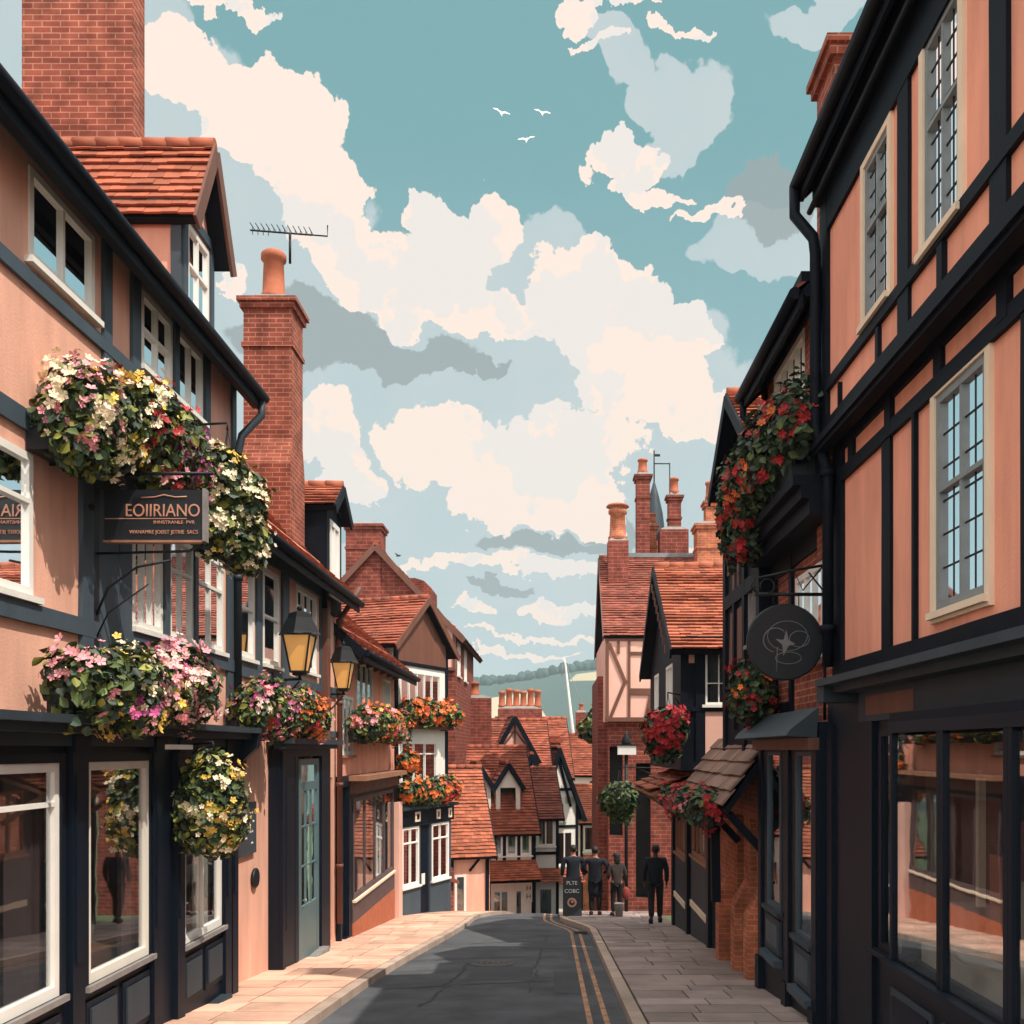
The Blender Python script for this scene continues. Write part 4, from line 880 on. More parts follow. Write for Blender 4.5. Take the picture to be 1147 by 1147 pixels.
P = MB(); P.prism([(*p, .2) for p in bx], (0, 0, .06))
w_ = H.part(BW, 'bow_window', 'navy'); H.part(GP, 'pane', 'glass_shop', w_); H.part(AP, 'apron', ['navy', 'slate_grey'], w_); H.part(P, 'bow_roof', 'soot', w_)
P = MB(); P.box(bx[0][0] + .1, bx[3][0] - .1, d0 + .05, d0 + .7, -1.6, -1.42, 0)
for k in range(7): P.box(bx[0][0] + .25 + k * .42, bx[0][0] + .5 + k * .42, d0 + .2 + .1 * (k % 2), d0 + .42 + .1 * (k % 2), -1.42, -1.1 + .13 * (k * 3 % 4), 1 + k % 3)
P.box(bx[0][0] + .45, bx[0][0] + .50, d0 + .3, d0 + .35, -1.42, -.2, 3); P.tube([(bx[0][0] + .7, d0 + .4, -1.42), (bx[0][0] + .8, d0 + .5, -.9), (bx[0][0] + .72, d0 + .5, -.5), (bx[0][0] + 1.1, d0 + .5, -.42)], .022, 8, 2)
P.box(bx[0][0] + .1, bx[3][0], d0 + .9, d0 + .94, -.62, -.58, 3); P.box(bx[0][0] + .1, bx[3][0], d0 + .9, d0 + .94, -.22, -.18, 3)
H.part(P, 'window_display', ['cream', 'stone_grey', 'terracotta', 'cream'])
P = MB(); fbox(P, fs, u(8.45), L, .24, .50, 0, .045, 0); fbox(P, fs, u(8.25), u(7.15), .29, .45, .045, .05, 1); H.part(P, 'fascia', ['slate_grey', 'umber'])
P = MB(); fbox(P, fs, u(8.7), L, .50, .56, 0, .22); fbox(P, fs, u(8.75), L, .56, .62, 0, .34); fbox(P, fs, u(8.85), u(8.62), .42, .62, 0, .3); H.part(P, 'cornice', 'slate_grey')
P = MB()
for a in (9.38, 8.2, 7.42, 3.6, 1.2): fbox(P, fs, u(a) - .08, u(a) + .08, g_, .24, 0, .04)
H.part(P, 'pilaster', 'navy')
P = MB()
for k, c in enumerate((1, 0, 2, 0)): P.box(u(7.95) + .02, u(7.55), d0 + .3, d0 + .5, -1.55 + k * .42, -1.30 + k * .42, c)
H.part(P, 'window_display', ['cream', 'white', 'terracotta'])

# ---- second: black-eaved house with flowers
E2 = 12.35
H = House('eaves_house', 'black and brick house with long black eaves behind the big disc sign', XR, E2, rad(-90), gz(11), 'house')
u = lambda Y: E2 - Y; L = E2 - E1 - .005
W = MB(); w2 = [(u(11.75), u(10.35), 3.70, 4.45)]
H.block(W, 0, L, -.10, 5, 2.7, 4.75, fr=w2); H.part(W, 'wall', ['brick', 'interior'])
H.window(front(-.10), *w2[0], cols=4, fw=.07, pane='glass_bright')
W = MB(); w3 = [(u(11.2), u(10.05), .95, 1.95)]
H.block(W, 0, L, .02, 5, .28, 2.699, fr=w3); H.part(W, 'wall', ['brick', 'interior'], label='red brick wall of the middle storey')
H.window(front(.02), *w3[0], cols=3, fw=.07, pane='glass_bright')
T = MB(); H.timber(T, front(-.10), [(.1, 2.75, .1, 4.7, .2), (0, 3.3, L, 3.3, .62), (0, 2.85, L, 2.85, .3), (0, 4.62, L, 4.62, .26), (L - .1, 2.75, L - .1, 3.6, .15)])
H.timber(T, front(.02), [(.12, .3, .12, 2.6, .24), (1.0, .3, 1.0, 2.6, .12), (0, 2.35, L, 2.35, .5), (0, .5, .9, .5, .12)]); H.part(T, 'timber_frame', 'soot')
P = MB(); P.box(-.05, L, -.42, -.101, 2.58, 2.68); P.box(-.05, L, -.34, -.101, 2.45, 2.579); P.box(-.05, L, -.26, .018, 2.3, 2.449); H.part(P, 'jetty_beam', 'soot')
H.roof(0, L, -.10, 5, 4.72, 7.2, 'u', .5, .25, .1, 'tile_dark', .24, .17, gut=(0,), ends=(1, 0))
P = MB(); P.box(-.05, L, -.34, -.102, 4.56, 4.66); H.part(P, 'eaves_board', 'soot')
H.pipe([(-.02, -.36, 4.42), (-.02, -.36, 4.2), (.06, -.3, 4.1), (.1, -.16, 4.05), (.1, -.16, 3.9), (.1, -.16, 2.75)], .045, 'soot')
H.chimney(L - .62, L - .005, -.02, .9, 1.95, 6.75, 'brick', pots=0)
S = MB(); g_ = gz(13) - .6; d0 = -.16; fs = front(d0)
sw = [(u(11.85), u(11.15), -1.85, -.02, .8), (u(10.45), u(9.78), -1.95, -.02, .8)]
H.block(S, 0, L, d0, 5, g_, .275, fr=sw); H.part(S, 'shopfront', ['navy', 'interior_brown'])
for w in sw: H.window(fs, *w[:4], cols=1, fr='slate_blue', pane='glass_shop', curt=None, fw=.045, sillm='slate_grey')
P = MB()
for w in sw:
    for k in range(5): P.box(w[0] + .1, w[1] - .1, d0 + .12, d0 + .4, w[2] + .05 + k * .36, w[2] + .2 + k * .36 + .05 * (k % 2), k % 3)
H.part(P, 'window_display', ['white', 'stone_grey', 'terracotta'])
P = MB()
for a in (12.2, 10.8, 9.66): fbox(P, fs, u(a) - .08, u(a) + .08, g_, -.0, 0, .035); fbox(P, fs, u(a) - .10, u(a) + .10, g_, -2.55, 0, .07)
H.part(P, 'pilaster', 'navy')
P = MB()
for w in sw: fbox(P, fs, w[0], w[1], w[2] - .5, w[2] - .1, 0, .03, 0); fbox(P, fs, w[0] + .07, w[1] - .07, w[2] - .43, w[2] - .17, .03, .045, 1); fbox(P, fs, w[0] - .04, w[1] + .04, w[2] - .62, w[2] - .54, 0, .1, 1)
H.part(P, 'stall_riser', ['slate_grey', 'slate_blue'])
P = MB(); fbox(P, fs, .05, L - .02, -.0, .12, 0, .1, 0); P.prism([(.02, d0 - .02, .12), (.02, d0 - .32, .14), (.02, d0 - .28, .20), (.02, d0, .42)], (L - .05, 0, 0), 1); H.part(P, 'fascia', ['umber', 'slate_grey'])

# ---- third: black timbered house, brick ground floor under a stone-tiled porch
E3 = 16.5
H = House('black_timber_house', 'narrow black timbered house with orange brick ground floor and stone tiled porch roof', XR, E3, rad(-90), gz(14.5))
u = lambda Y: E3 - Y; L = E3 - E2 - .005; UB = u(15.0)
W = MB(); wu = [(u(13.2), u(12.7), 1.4, 2.2)]
H.block(W, UB, L, -.12, 4, -.1, 4.05, fr=wu); W.add([(UB, -.12, 4.05), (L, -.12, 4.05), ((UB + L) / 2, -.12, 4.75)], ((0, 1, 2),)); H.part(W, 'wall', ['soot', 'interior'])
H.window(front(-.12), *wu[0], cols=2, pane='glass', fr='stone_grey')
T = MB(); ft = front(-.12); H.timber(T, ft, [(u(14.7), 2.6, u(14.7), 3.5, .12), (u(14.3), 2.3, u(14.3), 3.5, .14), (u(13.9), 2.3, u(13.9), 3.2, .08), (u(14.5), .9, u(14.35), 2.0, .34), (u(13.75), .9, u(13.75), 2.0, .42)], .12, .012); H.part(T, 'plaster_strip', 'umber')
T = MB(); H.timber(T, ft, [(UB + .08, -.1, UB + .08, 4.0, .2), (L - .08, -.1, L - .08, 4.0, .2), (UB, 2.2, L, 2.2, .2), (UB, .75, L, .75, .2), (UB, 3.95, L, 3.95, .18), (u(14.1), .3, u(14.1), 2.1, .12), (u(13.4), -.1, u(13.4), 4.0, .16)], .16, .04); H.part(T, 'timber_frame', 'soot')
H.roof(UB, L, -.12, 4, 4.0, 4.95, 'd', .5, .16, .22, 'tile_orange', .2, .14, barge='soot')
W = MB(); g_ = gz(16.5) - .6; op = [(u(14.75), u(14.2), gz(14.4) + .1, -.95, .7), (u(13.75), u(13.3), -2.9, -.95, .7)]
H.block(W, 0, L, 0, 4, g_, -.101, fr=op); H.part(W, 'wall', ['brick_orange', 'soot'], label='orange brick ground floor with two dark arched recesses')
P = MB()
for a in (15.3, 13.98, 13.05): fbox(P, f0, u(a) - .16, u(a) + .16, g_, -2.2, 0, .2); P.prism([f0.p(u(a) - .16, -2.2, 0), f0.p(u(a) - .16, -2.2, .2), f0.p(u(a) - .16, -1.85, 0)], (.32, 0, 0))
H.part(P, 'buttress', 'brick_orange')
P = MB(); tiles(P, V((u(16.4), -.62, -.72)), V((L + .05, -.62, -.72)), V((u(16.3), 0, .18)), V((L - .02, 0, .18)), .34, .22); P.prism([(u(16.35), -.6, -.76), (u(16.35), 0, .12), (u(16.35), 0, -.02), (u(16.35), -.55, -.82)], (3.95, 0, 0), 1)
for a in (16.2, 14.5, 12.6): P.beam((u(a), -.5, -.82), (u(a), -.02, -1.35), .1, .1, mi=1)
H.part(P, 'porch_roof', ['stone_tile', 'soot'])
P = MB(); P.beam((u(13.6), -.52, -.8), (u(13.6), -.5, -2.1), .12, .12, (0, 1, 0)); H.part(P, 'porch_post', 'soot')

# ---- fourth: black house with red roof showing its side wall
E4, S4 = 22.3, 16.95
H = House('red_roof_house', 'black house with big orange tile roof and white side window beside the pink jetty', XR, E4, rad(-90), gz(19))
u = lambda Y: E4 - Y; L = E4 - S4
W = MB(); sw = [(-.13, .34, .78, 1.72)]; fw_ = [(1.0, 1.8, .6, 1.6), (3.2, 4.2, .6, 1.6)]
H.block(W, 0, L, -.55, 4, -.35, 1.95, fr=fw_, ri=sw); W.add([(0, -.55, 1.95), (L, -.55, 1.95), (L * .5, -.55, 3.6)], ((0, 1, 2),)); H.part(W, 'wall', ['soot', 'interior'])
H.window(right(L), *sw[0], cols=2, rows=(.38,), fw=.035, mw=.016, pane='glass_bright', curt='curtain', cw=.5)
for w in fw_: H.window(front(-.55), *w, cols=2, pane='glass')
P = MB(); fbox(P, right(L), -.13, .34, -.2, .66, 0, .012); fbox(P, right(L), -.5, -.32, 1.5, 1.75, 0, .012); H.part(P, 'plaster_panel', 'pink')
T = MB(); H.timber(T, right(L), [(-.49, -.3, -.49, 1.9, .14), (-.22, -.3, -.22, 1.9, .15), (.42, -.3, .42, 1.9, .12), (-.55, 1.87, 1.5, 1.87, .16), (-.55, .7, 1.5, .7, .07), (-.55, -.28, 1.5, -.28, .14)]); H.part(T, 'timber_frame', 'soot')
H.roof(0, L, -.55, 4, 1.9, 3.66, 'd', .5, .3, .2, 'tile_orange', .2, .125, barge='soot')
P = MB()
for k in range(9):                                       # carved blocks on the gable verge
    t = (k + .5) / 9; P.box(L - .25 - (L / 2) * t * .98 - .05, L - .25 - (L / 2) * t * .98 + .05, -.79, -.76, 1.9 + 1.62 * t - .28, 1.9 + 1.62 * t - .12)
H.part(P, 'verge_carving', 'umber')
S = MB(); g_ = gz(22.3) - .6; sw = [(u(22.0), u(20.2), -2.25, -.85, .7), (u(19.4), u(17.3), -2.05, -.8, .7)]
H.block(S, 0, L, 0, 4, g_, -.352, fr=sw); H.part(S, 'shopfront', ['slate_grey', 'interior_brown'])
for w in sw: H.window(f0, *w[:4], cols=4, fr='oak', pane='glass_shop', curt='curtain', cw=.47)
P = MB()
for w in sw: fbox(P, f0, w[0], w[1], g_, w[2] - .08, 0, .03, 0); fbox(P, f0, w[0], w[1], w[2] - 1.02, w[2] - .9, 0, .06, 1)
H.part(P, 'stall_riser', ['slate_grey', 'cream'])
P = MB()
for a in (22.15, 19.8, 17.1): fbox(P, f0, u(a) - .12, u(a) + .12, g_, -.5, 0, .08)
H.part(P, 'pilaster', 'navy')
for a, b in ((22.2, 20.6), (20.3, 18.5)):
    P = MB(); tiles(P, V((u(a), -.95, -.78)), V((u(b), -.95, -.78)), V((u(a), -.02, -.42)), V((u(b), -.02, -.42)), .3, .2); P.prism([(u(a), -.92, -.82), (u(a), -.02, -.48), (u(a), -.02, -.56), (u(a), -.9, -.88)], (a - b, 0, 0), 1)
    for c in (a - .1, b + .1): P.beam((u(c), -.85, -.86), (u(c), -.02, -1.4), .09, .09, mi=1)
    H.part(P, 'canopy', ['tile_orange', 'oak'])

# ---- fifth: tile-hung house with pink jettied storey
Y5 = 29.5
H = House('pink_jetty_house', 'tall dark red house with pink half timbered jettied storey and many chimneys', 1.55, Y5, 0, gz(Y5))
W = MB(); H.block(W, 0, 4.6, 0, 6, .86, 3.45); H.part(W, 'wall', ['pink', 'interior'])
T = MB(); H.timber(T, f0, [(.06, .9, .06, 3.4, .10), (.72, .9, .72, 3.4, .08), (0, 3.38, 4.6, 3.38, .2), (0, .92, 4.6, .92, .12), (.12, 3.2, .62, 2.0, .1), (.62, 2.1, .15, .95, .1), (.75, 1.75, 1.8, 1.75, .2), (1.72, .9, 1.72, 3.4, .2), (1.4, 1.7, 1.25, .95, .14), (.72, 2.9, 1.5, 2.9, .1), (1.2, 2.9, 1.72, 2.35, .16), (.4, 3.3, .4, 2.9, .08)]); H.part(T, 'timber_frame', 'umber')
W = MB(); H.block(W, .12, 4.6, .3, 6, gz(Y5) - 1, .859, fr=[(.15, .55, -2.6, .1, .5), (.95, 1.4, -4.5, -.4, .5)]); H.part(W, 'wall', ['brick_far', 'interior'], label='dark brick ground floor')
W = MB(); W.box(-.16, .119, 1.2, 5.9, gz(Y5) - 1, 2.3); H.part(W, 'side_wall', 'brick_far')
H.roof(0, 4.6, 0, 6, 3.5, 6.35, 'u', .5, .1, .05, 'tile_dark', .2, .125, barge='umber')
P = MB(); P.box(.5, 4.7, 2.9, 3.1, 6.36, 6.5); H.part(P, 'ridge_coping', 'lead')
H.chimney(.2, .85, 1.9, 2.6, 4.9, 6.7, 'brick_far', pots=1, potr=.28, poth=1.05, potm='brick_orange', cowl=True, band=False)
H.chimney(1.22, 1.66, 3.2, 3.7, 5.9, 9.0, 'brick_far', pots=1, potr=.16, poth=.5)
H.chimney(2.0, 2.95, 3.2, 3.9, 5.9, 7.35, 'brick_far', pots=0, band=False)
H.chimney(2.3, 2.72, 3.35, 3.75, 7.3, 8.35, 'brick_far', pots=1, potr=.15, poth=.55)
H.chimney(1.7, 1.95, 3.9, 4.2, 5.9, 7.5, 'brick_orange', pots=1, potr=.12, poth=.3)
H.chimney(3.0, 4.1, 1.6, 2.4, 5.0, 7.0, 'brick_orange', pots=0)
H.chimney(3.3, 4.0, 1.75, 2.25, 7.2, 7.75, 'brick_orange', pots=2, potr=.15, poth=.6)
# slate spire behind
t_ = thing('church_tower', 'small dark slate spire with an iron weather vane rising behind the chimneys on the right', 'church tower', (4.2, 41, gz(41)))
P = MB(); P.box(3.55, 4.85, 40.4, 41.6, gz(41) - 1, 8.6); P.build('tower', 'brick_far', t_, (4.2, 41, gz(41)))
P = MB(); P.lathe((4.2, 41, 8.6), [(.50, 0), (.46, .5), (.36, 1.3), (.2, 2.0), (.03, 2.6)], 8); P.build('spire', 'slate_grey', t_, (4.2, 41, gz(41)))
P = MB(); P.tube([(4.2, 41, 11.1), (4.2, 41, 12.5)], .03, 6); P.beam((4.2, 41, 12.3), (4.45, 41, 12.3), .03, .1); P.tube([(4.2, 41, 11.95), (4.85, 41, 11.95)], .025, 6); P.tube([(4.85, 41, 11.98), (4.85, 41, 9)], .025, 6); P.build('weather_vane', 'iron', t_, (4.2, 41, gz(41)))
# ================================================================== STREET FURNITURE
# black board sign hung out from the wall on the left
loc = (-3.48, 8.6, 1.84)
s_ = thing('hanging_sign', 'black board sign with copper lettering on an iron bracket under the big flower box, left', 'sign', loc)
P = MB(); P.box(-3.92, -3.06, 8.57, 8.63, 1.83, 2.27); P.build('board', 'board_black', s_, loc)
P = MB(); P.box(-3.06, -3.035, 8.555, 8.645, 1.82, 2.28, 0); P.box(-3.93, -3.06, 8.56, 8.64, 1.81, 1.83, 1); P.build('board_edge', ['stone_grey', 'oak'], s_, loc)
lettering('EOIIRIANO', .155, 'letter_copper', s_, (.07, -.034, .245), sx=.86)
lettering('INNSTRANLE  PVR', .04, 'letter_copper', s_, (.17, -.034, .145), sx=1.1)
lettering('WANAMRE JOEIST JETRIE  SACS', .045, 'letter_copper', s_, (.08, -.034, .06), sx=.95)
P = MB(); P.box(-3.915, -3.2, 8.566, 8.5695, 2.015, 2.022)
P.tube([(-3.60, 8.567, 2.20), (-3.48, 8.567, 2.205), (-3.40, 8.567, 2.225), (-3.30, 8.567, 2.205), (-3.20, 8.567, 2.21)], .006, 5); P.build('scroll_line', 'letter_copper', s_, loc)
P = MB(); P.tube([(-4.02, 8.6, 2.42), (-2.98, 8.6, 2.42)], .016, 8)
for x in (-3.8, -3.16): P.tube([(x, 8.6, 2.42), (x, 8.6, 2.27)], .007, 6)
P.tube([(-4.02, 8.6, 1.72), (-3.2, 8.6, 1.74), (-3.06, 8.6, 1.80)], .012, 8); P.tube([(-4.02, 8.6, 1.15), (-3.9, 8.6, 1.42), (-3.65, 8.6, 1.6), (-3.35, 8.6, 1.66)], .011, 8); P.tube([(-4.02, 8.6, .95), (-3.9, 8.6, 1.2), (-3.55, 8.6, 1.45)], .008, 8)
P.box(-4.04, -4.0, 8.55, 8.65, .9, 2.5); P.lathe((-3.99, 8.5, 2.1), [(.03, 0), (.03, .03), (.012, .05)], 12, axis=(0, -1, 0)); P.build('bracket', 'iron', s_, loc)
# round disc sign on the right
loc = (2.32, 9.85, 1.08)
s_ = thing('disc_sign', 'big round black disc sign with a faint swirl emblem on an iron bracket', 'sign', loc)
P = MB(); P.lathe(V(loc) + V((0, .025, 0)), [(.37, 0), (.385, .01), (.385, .04), (.37, .05)], 48, axis=(0, -1, 0)); P.build('disc', 'board_black', s_, loc)
P = MB()
def arc(cx, cz, r, a0, a1, n=16, k=1.0): return [V(loc) + V((cx + r * math.cos(a0 + (a1 - a0) * i / n), -.026, cz + r * k * math.sin(a0 + (a1 - a0) * i / n))) for i in range(n + 1)]
P.tube(arc(.02, .06, .2, 0, 6.28, 24, .75), .004, 5); P.tube(arc(.14, .03, .1, 0, 6.28, 20, .8), .004, 5); P.tube(arc(.03, -.16, .13, 0, 6.28, 20, .45), .004, 5); P.tube(arc(-.1, .02, .12, .6, 4.6, 16), .006, 5)
st = [(-.1, .03), (-.02, .02), (.01, .12), (.03, .02), (.1, -.02), (.03, -.04), (-.02, -.14), (-.03, -.03)]
P.prism([V(loc) + V((a, -.029, b)) for a, b in st], (0, .004, 0)); P.tube([V(loc) + V((-.08, -.026, -.05)), V(loc) + V((-.09, -.026, -.3))], .004, 5)
P.build('emblem', 'letter_grey', s_, loc)
P = MB(); y_ = 9.85
P.tube([(2.76, y_, 1.56), (2.02, y_, 1.56)], .018, 8); P.tube([(2.76, y_, 1.86), (2.4, y_, 1.80), (2.05, y_, 1.72)], .014, 8); P.tube([(2.72, y_, 1.9), (2.72, y_, .3)], .016, 8)
P.tube([(2.7, y_, 1.84), (2.5, y_, 1.6), (2.42, y_, 1.78), (2.2, y_, 1.6)], .009, 6); P.tube([(2.72, y_, 1.58), (2.56, y_, 1.78)], .009, 6)
P.tube(arc(-.18, .56, .07, -1.5, 3.6, 14), .008, 6); P.tube([(2.06, y_, 1.56), (1.98, y_, 1.64), (2.02, y_, 1.72)], .01, 6)
for x in (2.2, 2.46): P.tube([(x, y_, 1.56), (x, y_, 1.44)], .006, 5)
P.build('bracket', 'iron', s_, loc)
# lanterns
def lantern(label, c, k, wallx):
    c = V(c); r = thing('wall_lantern', label, 'lantern', c, 0, 'lanterns on the left walls')
    def q(z, w): return [c + V((sx * w * k, sy * w * k, z * k)) for sx, sy in ((-1, -1), (1, -1), (1, 1), (-1, 1))]
    P = MB(); lo, hi = q(.05, .10), q(.56, .185)
    for i in range(4):
        P.beam(lo[i], hi[i], .022 * k, .022 * k, (0, 1, .01)); P.beam(lo[i], lo[(i + 1) % 4], .03 * k, .026 * k); P.beam(hi[i], hi[(i + 1) % 4], .034 * k, .03 * k)
    P.box(c.x - .08 * k, c.x + .08 * k, c.y - .08 * k, c.y + .08 * k, c.z, c.z + .05 * k); P.build('frame', 'iron', r, c)
    P = MB(); lo, hi = q(.055, .09), q(.55, .172); P.add(lo + hi, ((0, 1, 5, 4), (1, 2, 6, 5), (2, 3, 7, 6), (3, 0, 4, 7))); P.build('glazing', 'amber', r, c)
    P = MB(); P.lathe(c, [(.30 * k, .56 * k), (.27 * k, .60 * k), (.17 * k, .80 * k), (.15 * k, .86 * k), (.10 * k, .88 * k), (.02 * k, .90 * k)], 4); P.lathe(c, [(.02 * k, .89 * k), (.04 * k, .93 * k), (.005, .99 * k)], 10)
    o = P.build('cap', 'iron', r, c)
    P = MB(); P.tube([c + V((0, 0, .0)), c + V((0, 0, -.05 * k))], .02, 6); P.tube([(wallx, c.y, c.z - .06 * k), (c.x + .03, c.y, c.z - .05 * k)], .018, 8)
    P.tube([(wallx, c.y, c.z - .42 * k), ((wallx * .6 + c.x * .4), c.y, c.z - .3 * k), (c.x, c.y, c.z - .08 * k)], .012, 8); P.box(wallx - .01, wallx + .02, c.y - .05, c.y + .05, c.z - .5 * k, c.z + .05); P.build('bracket', 'iron', r, c)
    return r
lantern('larger black lantern with amber glass, the nearer of the two on the left wall', (-3.62, 14.0, 1.06), 1.03, -3.99)
lantern('smaller black lantern with amber glass, the farther of the two beyond the second chimney house', (-3.70, 17.3, 1.03), .90, -4.0)
# menu board and round plaque on the salmon pier
loc = (-4.02, 12.85, -1.35)
s_ = thing('menu_board', 'dark slate menu board with chalk scribble on the salmon pier beside the black doorcase', 'notice board', loc, rad(90))
P = MB(); P.box(-.42, .34, -.03, .005, -.02, .66); P.build('board', 'board_slate', s_)
P = MB()
for i, (a, z, l) in enumerate(((.1, .52, .12), (.2, .40, .06), (-.05, .3, .3), (.12, .27, .16), (-.1, .2, .1), (.15, .12, .08))): P.tube([(a - l / 2 + l * k / 6, -.031, z + .015 * math.sin(k * 2.3 + i)) for k in range(7)], .005, 5)
P.build('chalk', 'letter_white', s_)
P = MB(); P.lathe((-3.995, 13.2, -1.72), [(.13, -.03), (.135, .0), (.12, .012)], 28, axis=(1, 0, 0)); tag(P.build('round_plaque', 'board_black', None), 'round black plaque on the salmon pier below the menu board', 'plaque')
# white box sign on a dark post
loc = (2.0, 27, gz(27) + .1)
s_ = thing('post_sign', 'white box sign on a dark post in front of the pink timbered house', 'sign post', loc)
P = MB(); P.tube([loc, (2.0, 27, .0)], .05, 10); P.tube([(2.0, 27, .1), (2.0, 27, .42), (2.2, 27, .45)], .02, 6); P.build('post', 'iron', s_, loc)
P = MB(); P.box(1.76, 2.26, 26.85, 27.1, -.13, .12); P.build('sign_box', 'white', s_, loc)
P = MB(); P.lathe((2.0, 27, .12), [(.12, 0), (.14, .1), (.05, .3), (.02, .42)], 10); P.box(1.72, 2.3, 26.82, 27.13, .12, .15); P.build('finial', 'iron', s_, loc)
# aerial
loc = (-4.36, 16.25, 8.05)
a_ = thing('television_aerial', 'black television aerial with many cross rods above the tall chimney on the left', 'aerial', loc)
P = MB(); P.tube([loc, (-4.36, 16.25, 8.55)], .022, 6); P.build('mast', 'iron', a_, loc)
P = MB(); P.tube([(-5.02, 16.25, 8.60), (-4.0, 16.25, 8.52)], .014, 6)
P.tube([(-4.36, 16.25, 8.55), (-3.74, 16.25, 8.50), (-3.74, 16.25, 8.68)], .012, 6)
for i in range(12):
    x = -4.98 + i * .088; P.tube([(x, 16.25 - .14, 8.6 - i * .007 + .05), (x, 16.25 + .14, 8.6 - i * .007 + .07)], .007, 5); P.tube([(x, 16.25, 8.58 - i * .007 - (.05 if i < 4 else 0)), (x, 16.25, 8.62 - i * .007 + .05)], .006, 5)
P.build('boom', 'iron', a_, loc)
# pole down the hill
loc = (1.1, 52, gz(52))
m_ = thing('flagpole', 'tall white leaning mast with stay wires rising behind the roofs', 'mast', loc)
P = MB(); P.tube([loc, (1.05, 52, .8), (.62, 52, 4.6), (.55, 52, 4.85)], [.11, .09, .05, .03], 10); P.build('pole', 'white', m_, loc)
P = MB(); P.tube([(.62, 52, 4.6), (2.3, 52.4, .6)], .018, 5); P.tube([(.5, 52, 4.55), (.45, 52, 3.9)], .02, 5); P.build('stay_wire', 'lead', m_, loc)
# pavement board
by = 25.2; bz = gz(by) + .10
loc = (.47, by, bz); s_ = thing('pavement_board', 'black pavement board with chalk lettering and a round copper emblem at the crest of the street', 'pavement sign', loc)
P = MB(); P.prism([(.24, by - .26, bz), (.24, by - .23, bz), (.24, by + .02, bz + .98), (.24, by - .01, bz + .98)], (.48, 0, 0)); P.build('front_panel', 'board_black', s_, loc)
P = MB(); P.prism([(.24, by + .28, bz), (.24, by + .25, bz), (.24, by + .035, bz + .97), (.24, by + .065, bz + .97)], (.48, 0, 0)); P.build('back_panel', 'oak', s_, loc)
tilt = rad(90 - 14)
lettering('PLTE', .135, 'letter_white', s_, (0, -.058, .84), rx=tilt); lettering('COBC', .135, 'letter_white', s_, (0, -.105, .64), rx=tilt)
P = MB(); c_ = V((.47, by - .165, bz + .36)); n_ = V((0, -1, .25)).normalized(); P.lathe(c_, [(.12, 0), (.12, .012)], 20, axis=n_); P.lathe(c_ + n_ * .012, [(.075, 0), (.075, .006)], 16, 1, axis=n_); P.lathe(c_ + n_ * .018 + V((.01, 0, .02)), [(.035, 0), (.035, .006)], 10, axis=n_); P.build('emblem', ['letter_copper', 'board_black'], s_, loc)
lettering('as', .07, 'letter_white', s_, (0, -.205, .15), rx=tilt)
# people
person('person in a dark navy jacket standing behind the black pavement board', .52, 26.0, gz(26) + .1, rad(8), 1.80, top='cloth_navy', coat=.1, wide=1.22, arms=[((.30, -.02, 1.17), (.30, .10, .95)), ((-.28, -.02, 1.17), (-.27, .12, .95))])
person('person in a long navy coat with both elbows out, seen from behind', 1.08, 25.4, gz(25.4) + .1, rad(-6), 1.76, skin='skin', top='cloth_navy', coat=.42, wide=1.22, arms=[((.36, -.06, 1.18), (.20, .16, 1.05)), ((-.34, -.06, 1.18), (-.20, .16, 1.06))])
person('shorter person in a brown top and cap carrying a red bag at the crest', 1.62, 25.2, gz(25.2) + .1, rad(14), 1.58, top='cloth_brown', cap=True, longhair=True, arms=[((.27, .0, 1.14), (.24, .16, 1.0)), ((-.25, -.02, 1.16), (-.2, .18, 1.02))])
person('person in a dark shirt walking away beside the shop wall on the right pavement', 2.36, 22.7, gz(22.7) + .1, rad(-4), 1.80, skin='skin_dark', top='cloth_navy', stride=.17, wide=1.08)
loc = (1.86, 25.3, gz(25.2) + .66)
b_ = thing('shoulder_bag', 'small red bag held by the shorter person', 'bag', loc)
P = MB(); P.ell(loc, (.11, .07, .17), 14, 10); P.build('pouch', 'bag_red', b_, loc)
P = MB(); P.tube([V(loc) + V((-.06, 0, .13)), V(loc) + V((-.04, .02, .36)), V(loc) + V((.03, .02, .36)), V(loc) + V((.06, 0, .13))], .012, 6); P.build('strap', 'cloth_black', b_, loc)
loc = (1.66, 24.85, gz(24.85) + .1)
P = MB(); P.lathe(loc, [(.09, 0), (.115, .30), (.125, .32), (.125, .34), (.105, .34), (.085, .05)], 16); tag(P.build('street_bin', 'stone_grey', None), 'pale grey bin on the pavement by the shorter person', 'bin')
# gulls
def gull(label, x, y, z, k, rz, dark=False, dih=.28):
    r = thing('gull', label, 'bird', (x, y, z), rz, 'birds in the sky'); r.scale = (k, k, k); r.rotation_euler = (0 if dark else rad(58), 0, rz); m = 'feather_dark' if dark else 'gull_white'
    P = MB(); P.tube([(0, .30, .0), (0, .22, .02), (0, .1, .03), (0, -.08, .02), (0, -.22, .0), (0, -.36, -.01)], [.012, .05, .062, .075, .045, .02], 10); P.build('body', m, r, uv=False)
    for s in (1, -1):
        P = MB(); pts = [(s * .04, .10, .03), (s * .30, .16, .03 + dih * .4), (s * .68, .02, .03 + dih * .42), (s * .66, -.03, .03 + dih * .40), (s * .28, -.03, .02 + dih * .36), (s * .04, -.08, .02)]
        P.prism(pts, (0, 0, .016)); P.build('wing', m, r, uv=False)
    return r
def sky_at(px, py, y): return ((px - CX) / F * y, y, (CY - py) / F * y)
gull('white gull gliding, leftmost of the three high in the blue gap', *sky_at(561, 127, 60), .85, rad(30))
gull('white gull, rightmost of the three high in the blue gap', *sky_at(607, 127, 62), .8, rad(20))
